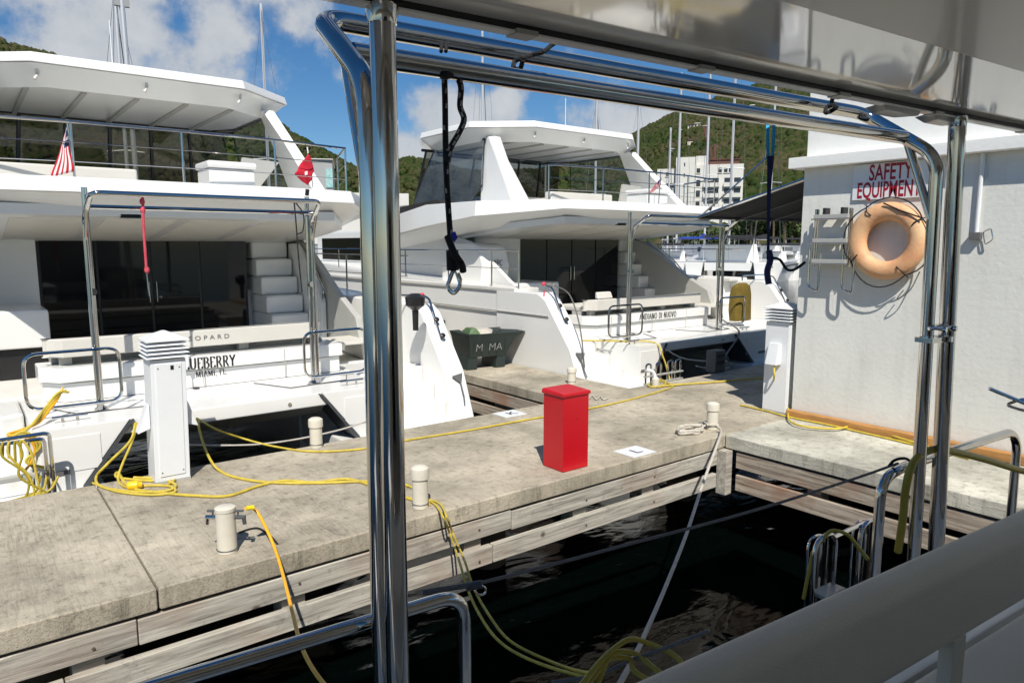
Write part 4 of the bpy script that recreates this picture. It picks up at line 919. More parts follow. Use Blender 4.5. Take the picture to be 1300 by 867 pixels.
# long thin cord across the dock to the far tap
cord([onY(250, 531, 6.25), onY(275, 545, 6.0), onz(310, 557, .05)] + dk([(350, 567), (400, 573), (465, 569), (520, 558), (590, 547), (650, 536), (745, 519), (800, 507), (849, 493), (852, 488), (835, 483)]), .009, YEL, 'yellow_cable', 'thin yellow cord running along the dock behind the red cabinet to the far tap', 'cord', YG)
cord([onY(250, 531, 6.2), onY(257, 560, 5.95)] + [onz(268, 585, .06)] + dk([(280, 598), (300, 606), (340, 612), (400, 613), (470, 611), (520, 617), (545, 640)]), .010, YEL, 'yellow_cable', 'yellow cord hanging off the near catamaran right of the pedestal and twisted over the slab', 'cord', YG)
cord(dk([(212, 616), (222, 607), (190, 610), (150, 606)]) + [onz(150, 600, .03)] + dk([(165, 618), (200, 625), (250, 629), (290, 629), (330, 616), (360, 610), (400, 612), (440, 608), (475, 617), (520, 633), (543, 640)]), .010, YEL, 'yellow_cable', 'yellow cord from the coil by the pedestal joining the twisted pair', 'cord', YG)
cord([onY(172, 537, 6.2), onY(165, 560, 6.0), onY(135, 590, 5.8)] + dk([(122, 606), (130, 618), (170, 624), (210, 623), (223, 616), (205, 608), (170, 606)]), .010, YEL, 'yellow_cable', 'yellow cord hanging in two strands left of the near pedestal into its coil', 'cord', YG)
cord([onY(175, 537, 6.2), onY(167, 562, 6.0), onY(155, 590, 5.8)] + dk([(150, 608), (160, 618), (190, 616), (215, 617), (222, 624), (195, 628), (150, 624), (118, 613)]), .009, YEL, 'yellow_cable', 'slack yellow cord hanging behind the two strands left of the near pedestal', 'cord', YG)
c = onz(171, 616, .03)
solo(MB().lathe(c - Vector((.05, -.015, 0)), [(.012, 0), (.03, .01), (.034, .02), (.034, .07), (.024, .08), (.02, .10)], 14, ax=(.95, -.3, 0)), 'power_plug', mat('orange_yellow_plug', (.85, .5, .01), .4), 'fat yellow plug lying in the cord coil by the near pedestal', 'plug')
# the pair over the edge
for k, dx in enumerate((0, 7)):
    cord(dk([(520 + dx, 632 - k * 2), (538 + dx, 634), (552 + dx, 640)]) + [onz(563 + dx * .6, 657 - k, .02), onY(572 + dx * .6, 680, 3.66)] + [at(583 + dx, 712, 3.75), at(592 + dx * 1.1, 742, 3.55), at(606 + dx * 1.6, 775, 3.35), at(632 + dx * 2, 812, 3.1), at(675 + dx * 3, 838, 2.9), at(742, 858 - k * 5, 2.65), at(768, 850, 2.5)], .0066, YEL, 'yellow_cable', ('left' if k == 0 else 'right') + ' strand of the yellow cord pair going over the dock edge by the mid post', 'cord', YG)
# hose from the standpipe
cord([onz(310, 645, .0) + Vector((0, 0, 0.0)) + Vector((0, 0, .0))] if False else [Vector(tuple(onY(312, 645, 3.90))), at(325, 648, 4.03), at(340, 675, 3.95), at(352, 705, 3.85), at(362, 740, 3.6), at(372, 780, 3.3), at(382, 818, 3.0), at(398, 850, 2.8), at(425, 885, 2.6)], .0088, ORG, 'water_hose', 'thick orange yellow hose curving from the standpipe down over the dock edge', 'hose', seg=12)
cord([onY(313, 645, 3.9), onY(322, 644, 3.9)], .014, mat('yellow_hose_fitting', (.75, .6, .02), .4), 'hose_fitting', 'yellow hose fitting screwed to the standpipe tap', 'fitting')
cord(dk([(303, 676), (318, 671), (330, 671), (345, 682), (352, 690)], .008), .006, ROPEK, 'shadow_line', 'thin dark line standing in for the shadow on the concrete right of the standpipe', 'line')  # black tube drawn where the standpipe and hose cast their shadow
# cord of the second pedestal and along the wall
pc = Vector(T2(-w2 - .07, -.03, .5))
cord([pc, pc + Vector((-.01, -.01, -.12)), onz(983, 490, .22), onz(1000, 505, .14), onz(1001, 518, .06)] + dk([(1002, 533), (1020, 541), (1062, 544), (1085, 539), (1100, 538), (1115, 547), (1155, 560), (1200, 574)], .03), .010, YEL, 'yellow_cable', 'yellow cord hanging from the corner pedestal and lying along the orange timber', 'cord', YG)
cord(dk([(940, 514), (975, 522), (1000, 529), (1060, 541), (1155, 563), (1230, 582)], .012), .009, YEL, 'yellow_cable', 'second yellow cord lying straight along the wall foot', 'cord', YG)
cord(dk([(1000, 477), (940, 482), (905, 485), (850, 489), (830, 491), (823, 488), (838, 482), (845, 486), (838, 491)], .02), .011, YEL, 'yellow_cable', 'yellow cord from the shaded dock end coiled at the far tap', 'cord', YG)
# tap at the far edge
q = onz(832, 491, 0)
tf = thing('far_tap', 'small white tap standing at the far dock edge among yellow cords', 'tap', q)
MB().lathe(q, [(.045, 0), (.045, .10), (.03, .12)], 14).build('pipe', PVC, tf)
MB().tube(fillet([q + Vector((0, 0, .1)), q + Vector((-.02, .02, .19)), q + Vector((-.10, .06, .21))], .04), .022, 10).build('elbow', PEDW, tf)
# hose looped over our right-hand rail
cord([at(1340, 603, 3.5), at(1300, 598, 3.4), at(1250, 583, 3.2), at(1200, 571, 3.02), at(1176, 573, 2.95), at(1158, 590, 2.9), at(1150, 620, 2.9), at(1146, 660, 2.95), at(1140, 700, 3.0)], .0155, YELD, 'water_hose', 'thick olive yellow hose draped over the right-hand chrome hoop', 'hose', seg=12)
cord([at(1040, 690, 3.4), at(1055, 674, 3.4), at(1075, 678, 3.4), at(1090, 695, 3.4), at(1102, 710, 3.35)], .009, YELD, 'hose_loop', 'olive hose loop hooked over the folded boarding ladder', 'hose')
cord([at(1032, 700, 3.4), at(1026, 730, 3.4), at(1020, 760, 3.4)], .009, YELD, 'hose_end', 'olive hose end hanging left of the boarding ladder', 'hose')
# coils by our seat
for k, (a, b, c2, d) in enumerate(((735, 872, 815, 822), (742, 876, 800, 836), (755, 880, 792, 842))):
    cord([at(a, b, 2.2), at((a + c2) / 2 - 10, d + 14, 2.25), at(c2 - 18, d - 10 + k * 2, 2.28), at(c2 + 8, d - 6, 2.3), at(c2 + 42 - k * 14, d + 10, 2.25), at(c2 + 60, d + 36, 2.2)], .0085, YELD, 'hose_coil', ('outer', 'middle', 'inner')[k] + ' loop of olive yellow hose behind the grey seat back', 'hose', 'loops of hose behind the seat')
cord([at(700, 866, 2.3), at(760, 856, 2.3), at(800, 838, 2.3), at(850, 820, 2.25), at(900, 800, 2.2)], .006, ROPEG, 'grey_line', 'grey line running behind the seat back towards the hose loops', 'line')
# white dock line
q4 = onz(907, 545, .04)
cord([q4 + Vector((.05, .0, .02)), q4 + Vector((0, -.07, .0)), at(912, 560, 5.55), at(893, 612, 5.0), at(872, 676, 4.3), at(846, 742, 3.6), at(820, 802, 3.0), at(806, 832, 2.7), at(780, 880, 2.4)], .0105, ROPEW, 'dock_line', 'white dock line slanting from the corner post down to our boat', 'dock line', seg=10)
mb = MB(); P = []
for k in range(64):
    a = k * .42; P.append((5.18 + .16 * math.cos(a) * (1 + .15 * math.sin(k * 1.7)), 3.98 + .085 * math.sin(a) * (1 + .2 * math.cos(k * 2.3)), .016 + .01 * (k // 16) + .004 * math.sin(k)))
P += [(5.36, 3.97, .03), (5.44 + .07, 3.96, .05), (5.44, 4.0 + .02, .05), (5.44 - .07, 3.93, .05), (5.44, 3.86, .05)]
solo(mb.tube(P, .011, 8), 'rope_coil', ROPEW, 'untidy white rope coil at the foot of the corner post', 'rope')
# line between the two hoops
cord([at(536, 752, 1.95), at(560, 748, 1.97), at(600, 742, 2.0)], .008, ROPEG, 'snap_line_end', 'short grey line tying the snap shackle to the left hoop', 'line')
cord([at(600, 742, 2.0), at(680, 722, 2.12), at(800, 690, 2.3), at(950, 650, 2.55), at(1080, 609, 2.85), at(1140, 588, 3.02)], .0055, ROPEG, 'safety_line', 'thin grey line stretched between the two chrome hoops above the water', 'line')
sn = thing('snap_shackle', 'dark snap shackle where the stretched line meets the yellow cords', 'shackle', at(603, 745, 1.99))
MB().tube([at(592, 745, 2.0), at(612, 741, 2.0)], .012, 10).build('body', DGREY, sn); MB().tube([at(610 + 7 * math.cos(a), 749 + 6 * math.sin(a), 2.0) for a in [k * PI / 6 for k in range(12)]], .003, 6, True).build('ring', CHROME, sn)
cord([at(1128, 592, 3.0), at(1136, 584, 2.98), at(1150, 582, 2.95), at(1160, 590, 2.93)], .006, ROPEK, 'lashing', 'small dark lashing on the left end of the right-hand hoop', 'lashing')
# black rope and hook under the davit bar
hk = thing('davit_tackle', 'black flecked rope with a grey snap hook hanging from our davit bar', 'rope', at(570, 350, 1.78))
def FL(name, pts, par, r=.0075, fleck=True):
    S = smoothp(pts, 10); MB().tube(S, r, 10).build(name, ROPEK, par)
    if fleck:
        mb = MB()
        for k in range(3, len(S) - 2, 4):
            d = (S[k + 1] - S[k - 1]).normalized(); s = Vector((_r.x, _r.y, 0)) * (r * (.6 if k % 3 else -.3)); f = -_f * r * .85
            mb.tube([S[k] + s + f - d * .006, S[k] + s * .7 + f + d * .006], .0028, 5)
        mb.build(name + '_fleck', INKW, par)
FL('rope', [at(564, 94, 1.76), at(565, 130, 1.77), at(566, 200, 1.78), at(569, 262, 1.79), at(574, 330, 1.8)], hk)
FL('rope', [at(577, 92, 1.77), at(585, 110, 1.75), at(584, 135, 1.75), at(589, 152, 1.75), at(582, 170, 1.76), at(572, 188, 1.77), at(567, 205, 1.77)], hk)
MB().tube(smoothp([at(558, 96, 1.74), at(566, 97, 1.70), at(578, 94, 1.74)]), .008, 8).build('knot', ROPEK, hk)
MB().tube([at(561, 55, 1.82), at(560, 66, 1.80)], .005, 6).build('rope', ROPEK, hk); MB().tube([at(567, 55, 1.82), at(566, 66, 1.80)], .005, 6).build('rope', ROPEK, hk)
MB().tube(smoothp([at(568, 300, 1.78), at(577, 322, 1.77), at(586, 336, 1.78), at(588, 345, 1.79)]), .009, 8).build('rope_tail', ROPEK, hk)
MB().tube([at(574, 318, 1.79), at(575, 343, 1.8)], .016, 8).build('knot', ROPEK, hk)
ht_ = [at(577, 340, 1.8), at(572, 352, 1.8), at(569, 364, 1.8), at(575, 372, 1.8), at(582, 366, 1.8), at(584, 356, 1.8), at(581, 347, 1.8)]
MB().tube(smoothp(ht_), .0055, 10).build('snap_hook', CHROME, hk); MB().tube([at(577, 342, 1.8), at(584, 362, 1.8)], .003, 6).build('snap_gate', CHROME, hk)
MB().slab([at(572, 297, 1.77), at(578, 294, 1.77), at(581, 302, 1.77), at(577, 308, 1.77)], -_f, .003).build('blue_tag', mat('blue_tag', (.01, .03, .45), .5), hk)
# knotted cord round the bars
for (pts, lb) in (([(712, 50), (700, 58), (690, 66), (676, 70), (664, 74), (654, 78), (652, 86), (660, 88), (664, 76)], 'black cord tied round the davit bars near the middle of the frame'), ([(1078, 114), (1068, 123), (1060, 122), (1056, 130), (1062, 136), (1054, 142), (1048, 143), (1050, 136), (1058, 134)], 'black cord knot round the davit bars near their right end')):
    d0 = 1.93 if pts[0][0] < 900 else 2.70
    cord([at(x, y, d0 + (.02 if k % 2 else -.01)) for k, (x, y) in enumerate(pts)], .0065 if d0 < 2 else .008, ROPEK, 'cord_knot', lb, 'cord', sm=5)
# blue webbing strap hanging from the bar
bs = thing('blue_strap', 'light blue webbing straps turning navy, hanging from the davit bar before the far marina', 'strap', at(976, 360, 2.5))
for x0, dx in ((974.5, 0), (983, 0)):
    MB().loft([[at(x - 2.1, y, 2.5), at(x + 2.1, y, 2.5), at(x + 2.1, y, 2.515), at(x - 2.1, y, 2.515)] for x, y in ((x0, 146), (x0 + (.3 if x0 < 980 else -.7), 175), (x0 + (.5 if x0 < 980 else -2.6), 202))]).build('webbing', BLUE1, bs)
MB().loft([[at(x - w, y, 2.498), at(x + w, y, 2.498), at(x + w, y, 2.517), at(x - w, y, 2.517)] for x, y, w in ((978.5, 198, 4.6), (977, 225, 3.2), (976, 250, 2.4), (975.5, 300, 1.9), (975, 330, 2.0))]).build('webbing', BLUE2, bs)
MB().tube(smoothp([at(976, 318, 2.5), at(978, 330, 2.5), at(974, 345, 2.5), at(976, 361, 2.5)]), .011, 8).build('knot', BLUE2, bs)
MB().tube(smoothp([at(978, 327, 2.5), at(990, 330, 2.5), at(999, 342, 2.5), at(1009, 342, 2.5), at(1022, 333, 2.5)]), .005, 6).build('tail', ROPEK, bs)

# ropes on the neighbours
def rope1(pts, r, m, nm, lb): return cord(pts, r, m, nm, lb, 'rope')
rope1([F1(-.50 - .09, -.25, 2.08), F1(-.60, -.26, 1.8), F1(-.60, -.26, 1.55), F1(-.60, -.25, 1.50)], .0105, ROPER, 'red_rope', 'red and white rope hanging from the near catamaran davit bar')
for z in (2.05, 1.98, 1.50): solo(MB().lathe(F1(-.595, -.25, z - .035), [(.004, 0), (.017, .015), (.021, .03), (.017, .05), (.004, .065)], 9), 'rope_knot', ROPER, {2.05: 'top knot of the red rope on the near davit bar', 1.98: 'second knot of the red rope just under the davit bar', 1.50: 'bottom knot of the red rope above the door handles'}[z], 'knot')
rope1([F1(-.60, -.25, 1.52), F1(-.595, -.25, 1.36), F1(-.59, -.25, 1.28)], .005, CHROME, 'rope_chain', 'short chain and hook on the end of the red rope')
mk = thing('hanging_cord', 'thin black and white cord with a loop hanging from the near davit bar', 'cord', F1(.64, -.25, 1.3))
MB().tube(smoothp([F1(.62, -.28, 2.10), F1(.63, -.28, 1.9), F1(.64, -.28, 1.6), F1(.66, -.28, 1.26)]), .007, 6).build('rope', ROPEK, mk)
MB().tube(smoothp([F1(.62, -.28, 2.10), F1(.70, -.28, 1.98), F1(.69, -.28, 1.83), F1(.64, -.28, 1.80)]), .006, 6).build('rope', ROPEK, mk)
for k, (r_, lb) in enumerate(((.010, 'upper'), (.009, 'middle'), (.010, 'lower'))):
    o2 = k * .02
    cord([D1(-1.20 + o2, -.05, .56 - o2), D1(-1.24, -.10, .49 + o2), D1(-1.30 - o2, -.2, .44), D1(-1.40, -.35, .365 + o2), D1(-1.52 + o2, -.44, .345), D1(-1.60, -.47, .33 - o2), D1(-1.50, -.50, .30 + o2), D1(-1.45 + o2, -.50, .22), D1(-1.47 - o2, -.5, .12), D1(-1.52 + o2 * 3, -.5, .05)], r_, YEL if k else ORG, 'yellow_cable', lb + ' cord of the yellow bundle tied at the near catamaran left rail', 'cord', YG)
for k, lb in enumerate(('leftmost', 'second', 'third', 'fourth')):
    x = .15 + k * .035; a, b, c_ = R.uniform(-.03, .03), R.uniform(-.04, .04), R.uniform(-.03, .05)
    cord([(x, 5.985, .20 + a), (x + .01, 5.965, .335), (x + .03 + b, 5.955, .24), (x + .07 + a * 2, 5.95, .08), (x + .10 + c_ * 2, 5.94, -.07), (x + .03 + b, 5.94, -.085), (x + .16 + c_, 5.945, -.05), (x + .21, 5.96, .03 + a)], .0085, YEL if k % 2 else YELD, 'yellow_cable', lb + ' of the cord loops hung over the boarding ladder at the left edge', 'cord', 'cord loops on the left boarding ladder')
bl2 = thing('boarding_ladder', 'folded chrome boarding ladder on the near catamaran at the left edge', 'ladder', (.2, 6.0, -.1))
for dx in (0, .035): MB().tube(fillet([(-.45, 6.0 - dx, .31 + dx), (.40 + dx, 6.0, .32 + dx), (.405 + dx, 6.0, -.25)], .04), .014, 8).build('rail', CHROME, bl2)
MB().box(-.4, .37, 5.97, 6.03, .04, .075).build('tread', GELG, bl2, bevel=.005)
rope1([(1.1, 6.05, .14), (1.9, 5.95, .02), (2.6, 5.95, .02), (3.1, 5.95, .10)], .008, ROPEW, 'white_line', 'thin white line strung low under the near catamaran platform')
rope1([F2(-1.5, -.4, .30), F2(-.9, -.5, .12), F2(-.4, -.6, -.02)], .010, YEL, 'yellow_line', 'yellow cord over the transom of the far catamaran') if False else None
cord([D2(-1.9, .35, .37), D2(-1.55, .20, .35), D2(-1.2, -.1, .345), D2(-1.0, -.45, .345), D2(-.95, -.56, .15), D2(-.9, -.62, -.1), D2(-.95, -.75, -.35)], .011, YEL, 'yellow_cable', 'yellow cord crossing the stern of the farther catamaran', 'cord', YG)
for (p, q, s, lb) in ((D2(-.85, -.45, .28), (8.25, 5.75, .12), .12, 'upper white line sagging under the farther catamaran platform'), (D2(-.70, -.9, .05), (8.25, 5.72, .03), .03, 'lower white line running to the dock cleat')):
    p = Vector(p); q = Vector(q); rope1([p, p.lerp(q, .3) - Vector((0, 0, s * .8)), p.lerp(q, .65) - Vector((0, 0, s)) if s < .1 else p.lerp(q, .65) - Vector((0, 0, s * .6)), q], .009, ROPEW, 'white_line', lb)
rope1([D2(1.0, -.1, .5), D2(.92, -.45, .34), (8.55, 6.0, .12), (8.3, 5.72, .05)], .014, ROPEG, 'grey_line', 'grey mooring line at the right platform corner of the farther catamaran')
# boarding ladder of the second boat
l2 = thing('boarding_ladder', 'chrome boarding ladder folded up between the farther catamaran hull and the dock', 'ladder', (7.2, 6.1, -.1))
for x in (6.92, 7.12, 7.36, 7.52):
    MB().tube(fillet([(x, 6.05, -.3), (x, 6.05, .17), (x + .10, 6.05, .17), (x + .10, 6.05, -.3)], .045), .013, 8).build('hoop', CHROME, l2)
for z in (.0, -.1): MB().box(6.9, 7.66, 6.03, 6.07, z, z + .02).build('tread', GELG, l2, bevel=.003)
# dock cleat block in shade
q = onz(908, 472, 0); cb = thing('dock_bollard', 'dark slotted metal mooring bollard at the far dock edge', 'bollard', q)
MB().box(q.x - .11, q.x + .11, q.y - .08, q.y + .08, .002, .30).build('body', DGREY, cb, bevel=.02)
for z in (.12, .21): MB().box(q.x - .07, q.x + .07, q.y - .09, q.y - .082, z, z + .04).build('slot', BLACK, cb)

# red lashings on the wing rails of both boats
cord([F2(-2.42, .35, 1.05), F2(-2.44, .34, .85), F2(-2.43, .33, .62)], .010, ROPER, 'red_line', 'red line hanging from the rail above the dock cart', 'line')
cord([F2(-2.30, .30, 1.12), F2(-2.31, .0, 1.0), F2(-2.32, -.2, .6), F2(-2.33, -.3, .1)], .009, ROPEG, 'grey_stay', 'grey line from the farther catamaran port rail down to the finger pier', 'line')
for p, lb in ((F2(-2.34, .46, 1.13), 'red lashing on the port hand rail of the farther catamaran'), (F1(2.34, .46, 1.12), 'red lashing on the starboard hand rail of the near catamaran')):
    solo(MB().lathe(p - Vector((0, 0, .03)) if isinstance(p, Vector) else Vector(p) - Vector((0, 0, .03)), [(.004, 0), (.028, .012), (.034, .03), (.026, .05), (.004, .06)], 9), 'red_lashing', ROPER, lb, 'lashing')
cord(dk([(747, 506), (752, 502), (757, 507), (762, 503), (766, 507), (772, 505)], .012), .008, ROPEW, 'rope_end', 'short white rope end lying behind the red cabinet', 'rope')
# flags
def flag(root_loc, cells, label, kind, group=None):
    t = thing('flag', label, 'flag', root_loc); return t
def cloth(name, par, A, B, nU, nV, fold, colf, mats):
    """A: points down the hoist, B: points down the fly; folds between"""
    V = []; Fc = []; mi = []
    for i in range(nU + 1):
        u = i / nU
        for j in range(nV + 1):
            v = j / nV; a = Vector(A[0]).lerp(Vector(A[1]), v); b = Vector(B[0]).lerp(Vector(B[1]), v); p = a.lerp(b, u)
            p += Vector((.3, -1, .15)) * fold * math.sin(u * 9 + v * 3) * (.3 + u); V.append(p - Vector(par['_o']))
    for i in range(nU):
        for j in range(nV):
            k = i * (nV + 1) + j; Fc.append((k, k + nV + 1, k + nV + 2, k + 1)); mi.append(colf((i + .5) / nU, (j + .5) / nV))
    me = bpy.data.meshes.new(name); me.from_pydata([tuple(v) for v in V], [], Fc)
    for m in mats: me.materials.append(m)
    for p, k in zip(me.polygons, mi): p.material_index = k; p.use_smooth = True
    o = bpy.data.objects.new(name, me); COL.objects.link(o); o.parent = par; o['_o'] = par['_o']
    md = o.modifiers.new('s', 'SOLIDIFY'); md.thickness = .003; return o
FR_ = mat('flag_red', (.55, .01, .03), .8, var=.1); FW_ = mat('flag_white', (.75, .74, .72), .8); FB_ = mat('flag_navy', (.012, .02, .09), .8)
def usf(u, v):
    if u < .42 and v < .54: return 1 if (int(u * 26) % 3 == 0 and int(v * 24) % 3 == 0) else 2
    return 0 if int(v * 9) % 2 == 0 else 1
b = F1(-.90, 1.0, 2.3)
fl = thing('flag', 'stars and stripes flag hanging limp on the near catamaran flybridge', 'flag', b)
MB().tube([F1(-.885, 1.0, 2.30), F1(-.92, .98, 2.82)], .007, 8).build('staff', CHROME, fl)
cloth('cloth', fl, [F1(-.93, .98, 2.76), F1(-.93, .98, 2.72)], [F1(-.90, .95, 2.36), F1(-1.08, .95, 2.30)], 14, 26, .012, usf, [FR_, FW_, FB_])
o_ = fl.children[-1]
fl2 = thing('flag', 'red ensign bunched on a short white staff at the near catamaran flybridge corner', 'flag', F1(1.33, 1.1, 2.35))
MB().tube([F1(1.36, 1.1, 2.33), F1(1.31, 1.1, 2.78)], .008, 8).build('staff', PEDW, fl2)
cloth('cloth', fl2, [F1(1.32, 1.08, 2.72), F1(1.37, 1.08, 2.52)], [F1(1.13, 1.05, 2.47), F1(1.30, 1.05, 2.36)], 12, 10, .02, lambda u, v: 0, [FR_])
MB().slab([F1(1.24, 1.02, 2.50), F1(1.27, 1.02, 2.51), F1(1.27, 1.02, 2.47), F1(1.24, 1.02, 2.46)], (0, -1, 0), .002).build('emblem', FW_, fl2)
fl3 = thing('flag', 'small striped flag hanging on the farther catamaran flybridge rail', 'flag', F2(.28, 1.0, 2.3))
MB().tube([F2(.30, 1.0, 2.30), F2(.33, 1.0, 2.85)], .007, 8).build('staff', CHROME, fl3)
cloth('cloth', fl3, [F2(.32, .98, 2.74), F2(.32, .98, 2.62)], [F2(.10, .95, 2.56), F2(.04, .95, 2.45)], 12, 14, .012, usf, [FR_, FW_, FB_])

# dock cart
ct = thing('dock_cart', 'dark green plastic dock cart lettered M MA on the finger pier', 'cart', (5.72, 7.95, 0))
CF = FR((5.78, 8.05, 0), 1, 1, 1, math.radians(-8))
ring = lambda x0, x1, y0, y1, z: [CF(x0, y0, z), CF(x1, y0, z), CF(x1, y1, z), CF(x0, y1, z)]
mb = MB(); mb.loft([ring(-.33, .24, -.22, .25, .17), ring(-.36, .36, -.27, .30, .42), ring(-.38, .52, -.30, .33, .50), ring(-.36, .48, -.28, .31, .50), ring(-.33, .32, -.24, .27, .42), ring(-.30, .2, -.2, .22, .20)]); mb.build('tub', CARTM, ct, bevel=.01)
for x in (-.27, .17): MB().loft([ring(x - .10, x + .06, -.21, .22, .005), ring(x - .07, x + .07, -.21, .22, .18)]).build('leg', CARTM, ct, bevel=.01)
for k in range(5): MB().loft([[CF(-.28 + k * .12 + a, y, z) for a, y, z in ((0, -.232, .2), (.02, -.232, .2), (.02, -.272, .40), (0, -.272, .40))], [CF(-.28 + k * .12 + a, y, z) for a, y, z in ((0, -.22, .2), (.02, -.22, .2), (.02, -.25, .40), (0, -.25, .40))]]).build('rib', CARTM, ct)
MB().loft([[CF(x, y, .50 + .02 * math.sin(x * 20 + y * 9)) for x, y in ((-.3, -.2), (.0, -.24), (.12, -.05), (.0, .2), (-.28, .2))], [CF(x, y, .55) for x, y in ((-.25, -.15), (-.05, -.18), (.05, -.03), (-.05, .14), (-.22, .14))]]).build('white_bag', ROPEW, ct)
MB().loft([[CF(x, y, .50) for x, y in ((-.34, -.24), (-.18, -.26), (-.16, .0), (-.30, .1))], [CF(x, y, .57) for x, y in ((-.30, -.20), (-.22, -.22), (-.20, -.05), (-.27, .0))]]).build('green_bag', mat('green_bag', (.10, .18, .07), .5, var=.5, vscale=25), ct)
mb = MB(); a = Vector(CF(0, 0, 0)); ux = Vector(CF(1, 0, 0)) - a
sans(mb, 'M  MA', Vector(CF(-.27, -.262, .265)), ux, (0, -.18, 1), .105, 1.0, bold=-.02, depth=.012); mb.build('lettering', INKW, ct, smooth=False)

# ochre cover hung on the far catamaran's right rail
t_ = solo(MB().loft([[F2(1.12 + a, y, z) for a, y in ((-.18, -.02), (.0, -.06), (.20, -.02), (.22, .10), (0, .16), (-.18, .10))] for z in (.42,)] + [[F2(1.10 + a * s, y * s, z) for a, y in ((-.18, -.02), (.0, -.06), (.20, -.02), (.22, .10), (0, .16), (-.18, .10))] for z, s in ((.6, 1.05), (.85, 1.0), (.98, .85), (1.04, .4))]), 'canvas_cover', TARP, 'ochre yellow canvas cover hung on the right rail of the farther catamaran', 'cover', bevel=.01)

# black outboard bracket behind our post, on the near catamaran's wing
solo(MB().lathe(F1(1.98, -.02, .78), [(.03, 0), (.035, .22), (.06, .24), (.10, .27), (.11, .36), (.05, .40)], 14), 'winch_head', BLACK, 'black winch head on the near catamaran stern just right of our left post', 'winch')

# awning on the far side of the building
aw = thing('awning', 'dark canvas awning sloping out from the grey building over the far dock', 'awning', (8.4, 4.6, 0))
tip = onX(888, 276, 6.95); tip2 = onX(1026, 227, 6.95)
lo2 = Vector((9.9, tip.y + .05, tip.z + .02)); hi2 = Vector((9.9, tip2.y, tip2.z + .03))
MB().slab([tip, lo2, hi2, tip2], (0, .25, 1), .02).build('canopy', CANVAS, aw)
for (a, b) in ((tip, lo2), (tip, tip2), (tip2, hi2)): MB().tube([a, b], .022, 8).build('frame_tube', CHROME if b == tip2 else DGREY, aw)
for k in range(1, 4):
    a = tip.lerp(lo2, k / 4); b = tip2.lerp(hi2, k / 4); MB().tube([a - Vector((0, 0, .03)), b - Vector((0, 0, .03))], .014, 6).build('rafter', DGREY, aw)
MB().tube([tip2, (6.95, 3.78, tip2.z + .04)], .02, 8).build('frame_tube', DGREY, aw); MB().tube([hi2, (9.9, 3.78, hi2.z + .04)], .02, 8).build('frame_tube', DGREY, aw)
MB().tube([tip, tip + Vector((.9, -.3, .75))], .010, 6).build('stay', CHROME, aw)
for p in (lo2,): MB().tube([(p.x, p.y, .0), p], .02, 8).build('awning_post', DGREY, aw)

# ------------------------------------------------------------------ the far marina
def mast(t, p, h, r=.10, spreaders=1, boomdir=None, boom=4.5, cover=None, ang=0, stays=True):
    MB().tube([p, p + Vector((0, 0, h))], r, 8).build('mast', ALU, t)
    d = Vector((math.cos(ang), math.sin(ang), 0)); n = Vector((-d.y, d.x, 0))
    for k in range(spreaders):
        z = h * (.42 + .27 * k); w = .95 - .2 * k; MB().tube([p + n * w + Vector((0, 0, z - .1)), p + Vector((0, 0, z)), p - n * w + Vector((0, 0, z - .1))], .035, 6).build('spreader', ALU, t)
    if stays:
        for q in (-1, 1):
            MB().tube([p + n * q * 1.5 - Vector((0, 0, 0)), p + n * q * .95 + Vector((0, 0, h * .42 - .1)), p + n * q * .7 + Vector((0, 0, h * .69 - .1)), p + Vector((0, 0, h * .97))], .012, 4).build('shroud', WIREM, t)
        MB().tube([p + d * 5.2, p + Vector((0, 0, h * .96))], .03, 6).build('forestay', WIREM, t)
        MB().tube([p - d * 5.5, p + Vector((0, 0, h * .99))], .018, 4).build('backstay', WIREM, t)
    if boom:
        b = p + Vector((0, 0, 1.9)); e = b - d * boom
        MB().tube([b, e], .07, 8).build('boom', ALU, t)
        if cover: MB().loft([[c + n * a + Vector((0, 0, z)) for a, z in ((-.13, .02), (.13, .02), (.10, .30 * s), (0, .42 * s), (-.10, .30 * s))] for c, s in ((b, 1.25), (b.lerp(e, .5), 1), (e, .6))]).build('sail_cover', cover, t)
